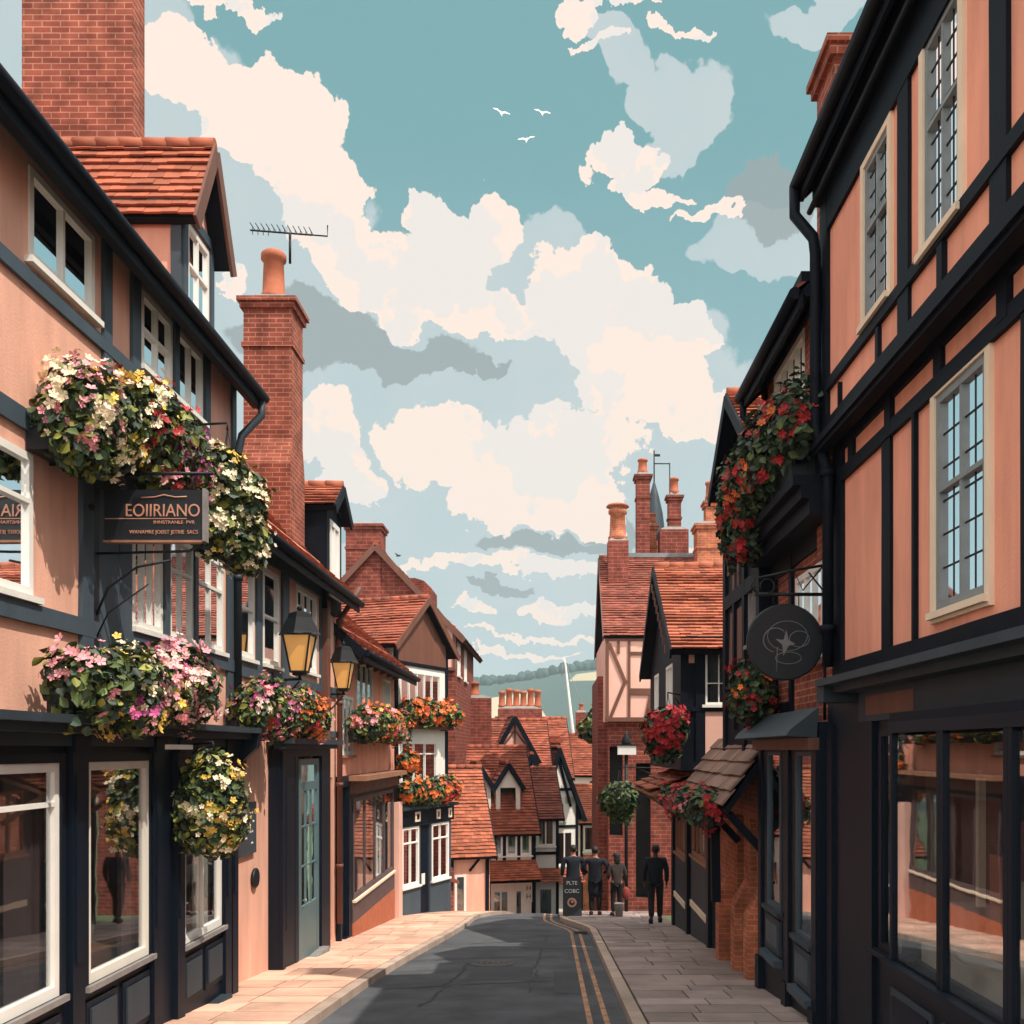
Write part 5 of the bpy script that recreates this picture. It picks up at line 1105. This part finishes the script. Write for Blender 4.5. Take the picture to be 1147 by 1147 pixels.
gull('white gull, lowest of the three high in the blue gap', *sky_at(590, 157, 64), .85, rad(-15))
gull('dark bird with bent wings above the brick gable on the left', *sky_at(446, 623, 36), .32, rad(65), True, .5)

# ================================================================== FLOWERS
lo, hi = 'flower boxes along the left walls', 'flower boxes along the left walls'
B = window_box('huge flower box of cream, red and magenta blooms above the black board sign', lo, (-3.90, 7.5, 2.30), (-3.90, 9.9, 2.30),
    [(-3.76, 7.75, 2.66, .26, .36, .36), (-3.72, 8.2, 2.74, .30, .42, .40), (-3.70, 8.8, 2.90, .32, .46, .42), (-3.70, 9.4, 2.90, .32, .42, .40), (-3.72, 9.8, 2.74, .28, .28, .34), (-3.68, 9.2, 2.56, .24, .36, .22), (-3.72, 7.75, 2.36, .2, .34, .2)],
    4600, [('bloom_cream', 330, (0, 1, 2)), ('bloom_pink', 130, (0, 5)), ('bloom_blush', 90, (0, 1)), ('bloom_red', 210, (2, 3, 5)), ('bloom_magenta', 260, (3, 4)), ('bloom_yellow', 130, (1, 2)), ('bloom_pink', 120, (3, 4))], .055, .041, th=.22, td=.26)
hanging_basket('tall trailing basket of cream flowers right of the black board sign', (-3.52, 10.6, 2.62), (.34, .34, .55), (-4.0, 10.6, 3.5), 3000, [('bloom_cream', 480), ('bloom_yellow', 80)], .06, .038,
    blobs=[(-3.6, 10.45, 2.85, .32, .34, .34), (-3.62, 10.42, 2.35, .26, .26, .3), (-3.46, 10.7, 2.62, .34, .34, .42), (-3.40, 10.75, 2.24, .27, .28, .34)])
window_box('pink and blush flower box on the black shop cornice, nearest on the left', lo, (-3.72, 7.4, .27), (-3.72, 10.0, .27),
    [(-3.58, 7.55, .50, .30, .32, .28), (-3.56, 8.05, .54, .32, .36, .32), (-3.55, 8.65, .50, .30, .4, .28), (-3.56, 9.15, .66, .32, .36, .36), (-3.58, 9.6, .52, .28, .30, .32), (-3.5, 8.2, .30, .22, .36, .2)],
    4000, [('bloom_pink', 300, (0, 2, 3)), ('bloom_blush', 360, (2, 3, 4)), ('bloom_magenta', 130, (3, 4, 5)), ('bloom_yellow', 120, (1, 2, 5)), ('bloom_cream', 110, (1, 2)), ('bloom_pink', 160, (4, 5))], .054, .042)
hanging_basket('lowest hanging basket on the left, yellow and cream beside the black shopfront', (-3.5, 10.1, -.56), (.34, .34, .48), (-3.84, 10.2, .05), 2400, [('bloom_cream', 190), ('bloom_yellow', 120)], .055, .036)
window_box('pink and magenta flower box left of the nearer lantern, above the salmon pier', lo, (-3.86, 12.0, .20), (-3.86, 13.3, .20), [(-3.72, 12.15, .5, .28, .3, .32), (-3.7, 12.65, .55, .3, .35, .36), (-3.7, 13.15, .48, .28, .3, .34)], 1500, [('bloom_pink', 170), ('bloom_magenta', 90), ('bloom_blush', 60), ('bloom_red', 30)], .055, .04)
window_box('orange and rose flower box on the black doorcase below the nearer lantern', lo, (-3.86, 13.8, .20), (-3.86, 15.2, .20), [(-3.72, 14.05, .52, .3, .35, .34), (-3.7, 14.6, .55, .3, .38, .36), (-3.7, 15.1, .48, .28, .3, .32)], 1400, [('bloom_orange', 190), ('bloom_pink', 120), ('bloom_red', 40)], .055, .04)
window_box('long orange and coral flower box on the low orange salmon house', lo, (-3.84, 19.0, .15), (-3.84, 24.0, .15), [(-3.7, 19.3 + k * .85, .52 + .06 * (k % 2), .3, .55, .34) for k in range(6)], 2400, [('bloom_orange', 330), ('bloom_red', 80), ('bloom_pink', 150), ('bloom_yellow', 50)], .075, .055, th=.22)
n4 = V((math.sin(th4), -math.cos(th4), 0)); t4 = V((math.cos(th4), math.sin(th4), 0)); o4 = V((-4.05, 25.0, 0))
def q4(a, off, z): p = o4 + t4 * a + n4 * off; return (p.x, p.y, z)
window_box('orange flower box between the two floors of the white shop, upper one', lo, q4(.1, .16, .55), q4(2.8, .16, .55), [(*q4(.35 + k * .55, .26, .98), .34, .34, .34) for k in range(5)], 1700, [('bloom_orange', 420), ('bloom_red', 30)], .08, .062, troughm='umber')
window_box('rust orange flower box on the navy fascia of the white shop, lower one', lo, q4(.1, .12, -1.44), q4(2.8, .12, -1.44), [(*q4(.35 + k * .55, .24, -1.1), .34, .34, .32) for k in range(5)], 1600, [('bloom_orange', 380), ('bloom_red', 90)], .08, .06, troughm='umber')
hanging_basket('small round basket of orange flowers in front of the white shop', (-3.62, 24.4, -.33), (.27, .27, .30), (-3.98, 24.4, .25), 700, [('bloom_orange', 190)], .07, .05)
hanging_basket('round green leafy basket without flowers by the tile hung house, right', (1.62, 24.2, -1.2), (.46, .46, .44), (2.6, 24.2, -.45), 1500, [('bloom_red', 4)], .08, .05, leaves=['leaf_mid', 'leaf_dark', 'leaf_mid'])
hanging_basket('red flower basket hanging in front of the black red-roofed house, right', (1.95, 16.75, .34), (.36, .36, .40), (2.22, 17.05, .95), 1300, [('bloom_red', 330)], .07, .055, leaves=DARKS)
hanging_basket('dark round basket with red flowers left of the big disc sign', (2.42, 12.0, .72), (.29, .29, .40), (2.7, 12.0, 1.45), 1300, [('bloom_red', 110), ('bloom_orange', 24)], .055, .04, leaves=DARKS)
window_box('red flower box under the stone tiled porch on the right', 'flower boxes along the right walls', (2.02, 13.0, -1.02), (2.02, 16.2, -1.02), [(2.05, 13.2 + k * .62, -.80, .28, .42, .24) for k in range(6)], 1900, [('bloom_red', 260), ('bloom_pink', 20)], .062, .048, leaves=DARKS, th=.16)
window_box('big dark green box of red flowers high on the black wall, right', 'flower boxes along the right walls', (2.5, 9.8, 2.72), (2.5, 12.5, 2.62), [(2.42, 9.9, 3.25, .25, .42, .46), (2.36, 10.6, 3.2, .30, .48, .50), (2.34, 11.3, 3.15, .34, .48, .52), (2.34, 12.0, 3.08, .34, .46, .54), (2.36, 12.55, 2.9, .3, .38, .5), (2.34, 11.9, 2.6, .26, .5, .34)],
    4800, [('bloom_red', 430), ('bloom_orange', 110)], .06, .045, leaves=DARKS, th=.24, td=.26, clump=.09)
# ================================================================== GROUND
def kr(y):                                     # right kerb line: the pavement widens into the bend
    a = .78 - .62 * sstep(21, 25, y); return a + (1.05) * sstep(28.5, 36, y)
def kl(y): return -2.45 + .45 * sstep(12, 24, y) + .55 * sstep(25, 28, y) + 1.2 * sstep(28, 36, y)
def sheet(name, xs, ys, zf, m):
    P = MB(); nx = len(xs)
    P.v = [V((x, y, zf(x, y))) for y in ys for x in xs]
    for j in range(len(ys) - 1):
        for i in range(nx - 1):
            a = j * nx + i; P.f.append((a, a + 1, a + nx + 1, a + nx)); P.m.append(0); P.s.append(True)
    o = P.build(name, m); o['kind'] = 'structure'; return o
ys = [-40, -20, -10] + [i * .5 for i in range(-10, 140)] + [72 + 4 * i for i in range(18)] + [150, 180, 230, 300, 400, 550, 750, 1000, 1400, 2000, 3000]
xs = [-2500, -900, -300, -100, -40, -20, -10, -6, -4, -2, 0, 2, 4, 6, 10, 20, 40, 100, 300, 900, 2500]
sheet('ground', xs, ys, lambda x, y: gz(y) - .03, 'grass')
ry = [i * .25 - 6 for i in range(300)]
def strip(name, fa, fb, m, dz, y0, y1, n=6, step=.25, crown=0):
    P = MB(); k = int((y1 - y0) / step)
    for j in range(k + 1):
        y = y0 + (y1 - y0) * j / k; a, b = fa(y), fb(y)
        for i in range(n + 1): t = i / n; P.v.append(V((a + (b - a) * t, y, gz(y) + dz + crown * (1 - (2 * t - 1) ** 2))))
    for j in range(k):
        for i in range(n): q = j * (n + 1) + i; P.f.append((q, q + 1, q + n + 2, q + n + 1)); P.m.append(0); P.s.append(True)
    o = P.build(name, m); o['kind'] = 'structure'; return o
strip('road', lambda y: kl(y) - .05, lambda y: kr(y) + .05, 'asphalt', .0, -6, 64, 8, .25, .03)
mk = MB()
for off in (.40, .22):
    y = 2.0
    while y < 27.5:
        x0, x1 = kr(y) - off, kr(y + .48) - off; t = lambda x, yy: .03 * (1 - (2 * (x - kl(yy)) / (kr(yy) - kl(yy)) - 1) ** 2)
        mk.quad((x0 - .03, y, gz(y) + .006 + t(x0 - .03, y)), (x0 + .03, y, gz(y) + .006 + t(x0 + .03, y)), (x1 + .03, y + .48, gz(y + .48) + .006 + t(x1 + .03, y + .48)), (x1 - .03, y + .48, gz(y + .48) + .006 + t(x1 - .03, y + .48)))
        y += .48
o = mk.build('road_marking', 'yellow_line'); o['kind'] = 'structure'
# pavements of single flagstones on a bed, with kerbstones
def paving(name, fa, fb, m, y0, y1, h=.10):
    strip(name + '_bed', fa, fb, 'joint', h - .022, y0, y1, 2)
    P = MB(); y = y0
    while y < y1:
        l = RND.uniform(.42, .78); y2 = min(y + l, y1); a, b = fa(y) + .01, fb(y) - .01; n = max(2, int(round((b - a) / RND.uniform(.55, .85))))
        cuts = [a] + sorted(a + (b - a) * (i + RND.uniform(-.22, .22)) / n for i in range(1, n)) + [b]
        sh = fa(y2) - fa(y), fb(y2) - fb(y)
        for i in range(n):
            x0, x1 = cuts[i] + .010, cuts[i + 1] - .010; w0 = (cuts[i] - a) / (b - a); w1 = (cuts[i + 1] - a) / (b - a)
            s0 = sh[0] * (1 - w0) + sh[1] * w0; s1 = sh[0] * (1 - w1) + sh[1] * w1; dz = [h + RND.uniform(-.004, .004) for _ in range(4)]
            ya, yb = y + .011, y2 - .011
            t = [V((x0, ya, gz(ya) + dz[0])), V((x1, ya, gz(ya) + dz[1])), V((x1 + s1, yb, gz(yb) + dz[2])), V((x0 + s0, yb, gz(yb) + dz[3]))]
            bt = [p - V((0, 0, .05)) for p in t]
            P.add(t + bt, ((0, 1, 2, 3), (4, 5, 1, 0), (5, 6, 2, 1), (6, 7, 3, 2), (7, 4, 0, 3)))
        y = y2
    o = P.build(name, m); o['kind'] = 'structure'
def kerb(f, sg, y0, y1, h=.105):
    P = MB(); y = y0
    while y < y1:
        y2 = y + .9; a, b = f(y), f(y2); w = .14 * sg
        t = [V((a, y + .005, gz(y) + h)), V((a + w, y + .005, gz(y) + h)), V((b + w, y2 - .005, gz(y2) + h)), V((b, y2 - .005, gz(y2) + h))]
        bt = [p - V((0, 0, .25)) for p in t]; P.add(t + bt, ((0, 1, 2, 3), (4, 5, 1, 0), (5, 6, 2, 1), (6, 7, 3, 2), (7, 4, 0, 3))); y = y2
    o = P.build('kerb', 'kerbstone'); o['kind'] = 'structure'
paving('pavement', lambda y: -4.06 + .95 * sstep(25, 28, y) + 1.2 * sstep(28, 36, y), lambda y: kl(y) - .15, 'flag', -4, 40)
paving('pavement', lambda y: kr(y) + .15, lambda y: 2.80, 'flag_grey', -4, 29.2)
kerb(kl, -1, -4, 40); kerb(kr, 1, -4, 29)
P = MB(); y_ = 20.6; P.box(.42, .74, y_, y_ + .5, gz(20.85) + .0, gz(20.85) + .014)
for k in range(6): P.box(.45, .71, y_ + .05 + k * .075, y_ + .085 + k * .075, gz(20.85) + .014, gz(20.85) + .026)
o = P.build('drain_grate', 'iron', None); tag(o, 'iron drain grate in the gutter by the right kerb', 'drain')
P = MB()
def onroad(x, y): return V((x, y, gz(y) + .0035 + .03 * (1 - (2 * (x - kl(y)) / (kr(y) - kl(y)) - 1) ** 2)))
for x0, x1, y0, y1 in ((-2.2, .25, 12.6, 13.4), (-1.9, .1, 15.9, 16.3), (-2.1, -.2, 18.4, 19.0), (-1.6, .3, 21.5, 21.2), (-.3, -.15, 12.2, 20.5), (-1.5, -1.3, 11.2, 15.5)):
    n_ = 26; pts = [(x0 + (x1 - x0) * i / n_ + RND.uniform(-.05, .05), y0 + (y1 - y0) * i / n_ + RND.uniform(-.05, .05)) for i in range(n_ + 1)]
    for (a, b), (c_, d_) in zip(pts, pts[1:]):
        wv = RND.uniform(.012, .03); q_ = V((-(d_ - b), c_ - a)).normalized() * wv
        P.quad(onroad(a - q_.x, b - q_.y), onroad(a + q_.x, b + q_.y), onroad(c_ + q_.x, d_ + q_.y), onroad(c_ - q_.x, d_ - q_.y))
o = P.build('road_crack', 'tar'); o['kind'] = 'structure'
P = MB(); yy = 15.2; a_ = V((0, -.1, 1)).normalized(); P.lathe((-.95, yy, gz(yy) + .026), [(.34, 0), (.34, .012)], 28, axis=(0, .1, 1))
for k in range(6): P.box(-1.2 + k * .09, -1.16 + k * .09, yy - .18, yy + .18, gz(yy) + .02, gz(yy) + .041)
tag(P.build('manhole_cover', 'iron_worn', None), 'round worn iron manhole cover in the middle of the road', 'manhole')
for k, (x_, yy, sx, sy) in enumerate(((-1.2, 13.4, .9, 1.5), (-.6, 17.6, 1.1, 1.2), (.0, 12.2, .5, 2.2))):
    sh_ = MB(); n_ = 5
    vs = [V((x_ + sx * i / n_, yy + sy * j / n_, gz(yy + sy * j / n_) + .0045 + .03 * (1 - (2 * (x_ + sx * i / n_ - kl(yy)) / (kr(yy) - kl(yy)) - 1) ** 2))) for j in range(n_ + 1) for i in range(n_ + 1)]
    sh_.add(vs, [(j * 6 + i, j * 6 + i + 1, j * 6 + i + 7, j * 6 + i + 6) for j in range(5) for i in range(5)])
    o = sh_.build('road_patch', 'asphalt_new'); o['kind'] = 'structure'

# ================================================================== FAR COUNTRY
def hz(x, y):
    r = 88 * sstep(560, 980, y + .12 * x) * (1 + .10 * math.sin(x * .011 + 1) + .05 * math.sin(x * .031)) + 26 * sstep(300, 520, y) * (1 - sstep(600, 700, y)) * (.6 + .4 * math.sin(x * .02 + 2))
    return gz(200) - .5 + r
hx = [-1500 + 40 * i for i in range(76)]; hy = [250 + 25 * i for i in range(50)] + [1600, 2000, 2600]
sheet('hills', hx, hy, hz, 'hill')
P = MB(); P.box(-2600, 2600, -45, 3100, -24, 108); o = P.build('haze', 'haze', uv=False); o['kind'] = 'stuff'
def wood():
    P = MB(); t = 2.0
    ico = []
    for _ in range(4200):
        y = RND.uniform(300, 1010); x = (RND.uniform(440, 760) - CX) / F * y * 1.5
        s_ = math.sin(x * .013 + y * .006) + math.sin(x * .03 - y * .017)
        if y < 930 and s_ < .15: continue
        z = hz(x, y); r = RND.uniform(2.2, 5.5) * (.7 if y < 500 else 1)
        P.ell((x, y, z + r * .7), (r * RND.uniform(.8, 1.3), r, r * RND.uniform(.9, 1.4)), 7, 5)
    o = P.build('woodland', 'wood_far', None, uv=False); o['kind'] = 'stuff'; o['label'] = 'blue green woods and hedgerow trees on the far hills'; o['category'] = 'woodland'
wood()
def tree(label, x, y, zc, r, m, ztop):
    root = thing('leafy_tree', label, 'tree', (x, y, gz(y)))
    P = MB(); P.tube([(x, y, gz(y) - .2), (x + .1, y, gz(y) + 2), (x, y, zc)], [.25, .18, .06], 8)
    for k in range(5): d = rdir(); P.tube([(x, y, zc - r * .6), (x + d.x * r * .6, y + d.y * r * .6, zc + abs(d.z) * r * .5)], [.07, .02], 6)
    P.build('trunk', 'bark', root, (x, y, gz(y)))
    bl = [(x + RND.uniform(-.5, .5) * r, y + RND.uniform(-.5, .5) * r, zc + RND.uniform(-.5, .5) * r, r * RND.uniform(.5, .75), r * .6, r * RND.uniform(.5, .75)) for _ in range(6)]
    rr = thing; plant_parts(root, V((x, y, gz(y))), bl, 2600, .16, m, [], .1)
    for o in root.children:
        if o.name.startswith('foliage'): o.name = 'crown'
tree('dark green round tree between the brick gable and the giant chimney', -4.9, 42, 1.1, 1.3, DARKS, 0)
tree('small green tree against the brick side wall of the pink timbered house', 1.75, 38, .9, .8, GREENS, 0)

# ================================================================== SKY, SUN, CAMERA
EL, AZ = rad(57), rad(36)                      # sun from the right, a little behind the camera
sdir = V((math.cos(EL) * math.cos(AZ), -math.cos(EL) * math.sin(AZ), math.sin(EL)))
sun = bpy.data.lights.new('sun', 'SUN'); sun.energy = 4.8; sun.angle = rad(.5); sun.color = (1, .90, .78)
so = bpy.data.objects.new('sun', sun); COL.objects.link(so); so.rotation_euler = sdir.to_track_quat('Z', 'Y').to_euler()
w = bpy.data.worlds.new('World'); SC.world = w; w.use_nodes = True; nt = w.node_tree; nt.nodes.clear(); N = nt.nodes; Lk = nt.links
out = N.new('ShaderNodeOutputWorld'); bg = N.new('ShaderNodeBackground'); bg.inputs['Strength'].default_value = .1; Lk.new(bg.outputs[0], out.inputs[0])
sky = N.new('ShaderNodeTexSky'); sky.sky_type = 'NISHITA'; sky.sun_disc = False; sky.sun_elevation = EL; sky.sun_rotation = math.atan2(sdir.x, sdir.y); sky.air_density = 1.2; sky.dust_density = 1.5
tc = N.new('ShaderNodeTexCoord'); sp = N.new('ShaderNodeSeparateXYZ'); Lk.new(tc.outputs['Generated'], sp.inputs[0])
def M(op, a, b=None, c=None, clamp=False):
    n = N.new('ShaderNodeMath'); n.operation = op; n.use_clamp = clamp
    for i, v in enumerate((a, b, c)):
        if v is None: continue
        if isinstance(v, (int, float)): n.inputs[i].default_value = v
        else: Lk.new(v, n.inputs[i])
    return n.outputs[0]
az_ = M('ARCTAN2', sp.outputs[0], sp.outputs[1]); el_ = M('ARCSINE', sp.outputs[2])   # bearing and height of each sky direction
cv = N.new('ShaderNodeCombineXYZ'); Lk.new(az_, cv.inputs[0]); Lk.new(el_, cv.inputs[1])
def noise(scale, det, rough, off, sy=1.0):
    mp = N.new('ShaderNodeMapping'); mp.inputs['Location'].default_value = (off, off * .7, 0); mp.inputs['Scale'].default_value = (1, sy, 1); Lk.new(cv.outputs[0], mp.inputs[0])
    n = N.new('ShaderNodeTexNoise'); n.inputs['Scale'].default_value = scale; n.inputs['Detail'].default_value = det; n.inputs['Roughness'].default_value = rough; n.noise_dimensions = '2D'; Lk.new(mp.outputs[0], n.inputs['Vector']); return n
def warp(scale, amp, off):
    n = noise(scale, 5, .58, off); s = N.new('ShaderNodeVectorMath'); s.operation = 'SUBTRACT'; Lk.new(n.outputs['Color'], s.inputs[0]); s.inputs[1].default_value = (.5, .5, .5)
    k = N.new('ShaderNodeVectorMath'); k.operation = 'SCALE'; Lk.new(s.outputs[0], k.inputs[0]); k.inputs['Scale'].default_value = amp
    a = N.new('ShaderNodeVectorMath'); Lk.new(cv.outputs[0], a.inputs[0]); Lk.new(k.outputs[0], a.inputs[1]); return a.outputs[0]
def ae(px, py):
    x, z = (px - CX) / F, (CY - py) / F; return math.atan(x), math.atan2(z, math.sqrt(1 + x * x))
def field(blobs, pos):
    cur = None
    for px, py, rx, ry in blobs:
        a, e = ae(px, py); a1, _ = ae(px + rx, py); _, e1 = ae(px, py - ry)
        s = N.new('ShaderNodeVectorMath'); s.operation = 'SUBTRACT'; Lk.new(pos, s.inputs[0]); s.inputs[1].default_value = (a, e, 0)
        m = N.new('ShaderNodeVectorMath'); m.operation = 'MULTIPLY'; Lk.new(s.outputs[0], m.inputs[0]); m.inputs[1].default_value = (1 / max(abs(a1 - a), .004), 1 / max(abs(e1 - e), .004), 0)
        l = N.new('ShaderNodeVectorMath'); l.operation = 'LENGTH'; Lk.new(m.outputs[0], l.inputs[0])
        v = M('SUBTRACT', 1, l.outputs['Value'])
        cur = v if cur is None else M('SMOOTH_MAX', cur, v, .25) if False else (v if cur is None else M('MAXIMUM', cur, v))
    return cur
def edge(v, n, amp, lo, hi):
    q = M('ADD', v, M('MULTIPLY', M('SUBTRACT', n, .5), amp)); r = N.new('ShaderNodeMapRange'); r.interpolation_type = 'SMOOTHSTEP'; r.inputs['From Min'].default_value = lo; r.inputs['From Max'].default_value = hi; Lk.new(q, r.inputs['Value']); return r.outputs[0]
def mixc(f, a, b):
    n = N.new('ShaderNodeMix'); n.data_type = 'RGBA'
    if isinstance(f, (int, float)): n.inputs['Factor'].default_value = f
    else: Lk.new(f, n.inputs['Factor'])
    for i, v in ((6, a), (7, b)):
        if isinstance(v, tuple): n.inputs[i].default_value = (*[c * 10 for c in v], 1)
        else: Lk.new(v, n.inputs[i])
    return n.outputs[2]
TEAL_HI, TEAL_LO = (.195, .41, .425), (.42, .58, .60)
gr = N.new('ShaderNodeMapRange'); gr.inputs['From Min'].default_value = .02; gr.inputs['From Max'].default_value = .55; Lk.new(el_, gr.inputs['Value'])
teal = mixc(gr.outputs[0], TEAL_LO, TEAL_HI)
base = mixc(.88, sky.outputs[0], teal)
nA, nB, nC = noise(11, 9, .55, 3.1), noise(19, 8, .60, 7.7), noise(8, 6, .5, 12.3)
wA, wB = warp(7, .10, 1.7), warp(13, .075, 5.3)
pale = [(150, 150, 150, 190), (230, 260, 190, 120), (330, 330, 160, 90), (520, 420, 190, 110), (700, 470, 150, 120), (380, 520, 130, 90), (600, 640, 330, 55), (480, 560, 150, 70), (690, 48, 46, 34), (735, 95, 44, 44), (772, 135, 34, 56), (740, 190, 40, 30), (910, 5, 70, 30), (870, 270, 80, 30), (820, 560, 150, 110), (620, 680, 300, 50), (560, 310, 130, 60), (30, 60, 140, 220), (620, 728, 300, 40), (1000, 650, 300, 100)]
gray = [(350, 372, 95, 40), (440, 392, 110, 26), (520, 412, 60, 10), (880, 222, 70, 34), (600, 607, 70, 12), (680, 585, 36, 36), (560, 655, 50, 9)]
cream = [(205, 78, 60, 56), (270, 105, 72, 60), (335, 160, 62, 80), (365, 230, 55, 70), (265, 140, 60, 34), (400, 285, 65, 50), (440, 320, 80, 42), (500, 300, 50, 70), (545, 250, 42, 52), (490, 255, 40, 40), (255, 6, 75, 15), (650, 320, 75, 50), (690, 345, 60, 52), (670, 290, 36, 26), (740, 385, 80, 40), (780, 385, 40, 26), (720, 430, 85, 50), (770, 470, 50, 34), (560, 360, 70, 30),
    (370, 480, 34, 46), (480, 495, 60, 46), (540, 520, 66, 44), (600, 515, 70, 56), (660, 500, 60, 44), (560, 570, 60, 30), (640, 560, 70, 40), (390, 540, 40, 40), (690, 180, 46, 26), (735, 222, 40, 9), (790, 240, 50, 7), (760, 30, 30, 7), (632, 22, 24, 30), (665, 58, 40, 8), (680, 6, 70, 10), (720, 215, 34, 14), (625, 682, 40, 13), (530, 686, 34, 8), (600, 630, 220, 7), (660, 638, 70, 12), (590, 716, 90, 4), (580, 735, 60, 4), (620, 462, 14, 7), (255, 310, 20, 14), (900, 470, 120, 40) , (820, 640, 120, 20)]
mp_pale = edge(field(pale, wA), nA.outputs['Fac'], .8, -.02, .07)
mp_gray = edge(field(gray, wB), nB.outputs['Fac'], .5, .0, .12)
mp_cr = edge(field(cream, wB), nB.outputs['Fac'], .85, .03, .065)
mp_hole = edge(nC.outputs['Fac'], nB.outputs['Fac'], .6, .53, .565)
c = mixc(M('MULTIPLY', mp_pale, .92), base, mixc(nC.outputs['Fac'], (.46, .58, .61), (.61, .65, .655)))
c = mixc(M('MULTIPLY', mp_gray, .85), c, (.31, .36, .37))
crm = mixc(M('MULTIPLY', mp_hole, .5), (.96, .80, .70), (.73, .76, .765))
c = mixc(mp_cr, c, crm)
# bright fill cloud added out of view, overhead and behind, to lift the shade
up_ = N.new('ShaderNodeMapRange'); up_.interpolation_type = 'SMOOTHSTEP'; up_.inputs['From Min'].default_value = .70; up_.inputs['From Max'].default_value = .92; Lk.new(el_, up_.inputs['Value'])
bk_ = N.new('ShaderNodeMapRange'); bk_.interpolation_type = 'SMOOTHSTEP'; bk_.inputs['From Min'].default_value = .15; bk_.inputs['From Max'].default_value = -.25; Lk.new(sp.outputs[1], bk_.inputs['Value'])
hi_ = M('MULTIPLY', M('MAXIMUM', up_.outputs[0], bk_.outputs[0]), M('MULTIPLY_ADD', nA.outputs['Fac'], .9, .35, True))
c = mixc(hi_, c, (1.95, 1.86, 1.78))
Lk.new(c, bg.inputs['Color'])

cam = bpy.data.cameras.new('camera'); co = bpy.data.objects.new('camera', cam); COL.objects.link(co); SC.camera = co
co.location = (0, 0, 0); co.rotation_euler = (rad(90), 0, 0); cam.sensor_width = 36; cam.lens = 36 * F / 1147
cam.shift_x = (573.5 - CX) / 1147; cam.shift_y = (CY - 573.5) / 1147; cam.clip_start = .05; cam.clip_end = 6000
SC.view_settings.view_transform = 'Standard'; SC.view_settings.look = 'None'; SC.view_settings.exposure = .1; SC.view_settings.gamma = 1; SC.view_settings.use_curve_mapping = False
SC.cycles.max_bounces = 8; SC.cycles.transparent_max_bounces = 12; SC.cycles.use_denoising = True; SC.cycles.sample_clamp_indirect = 4
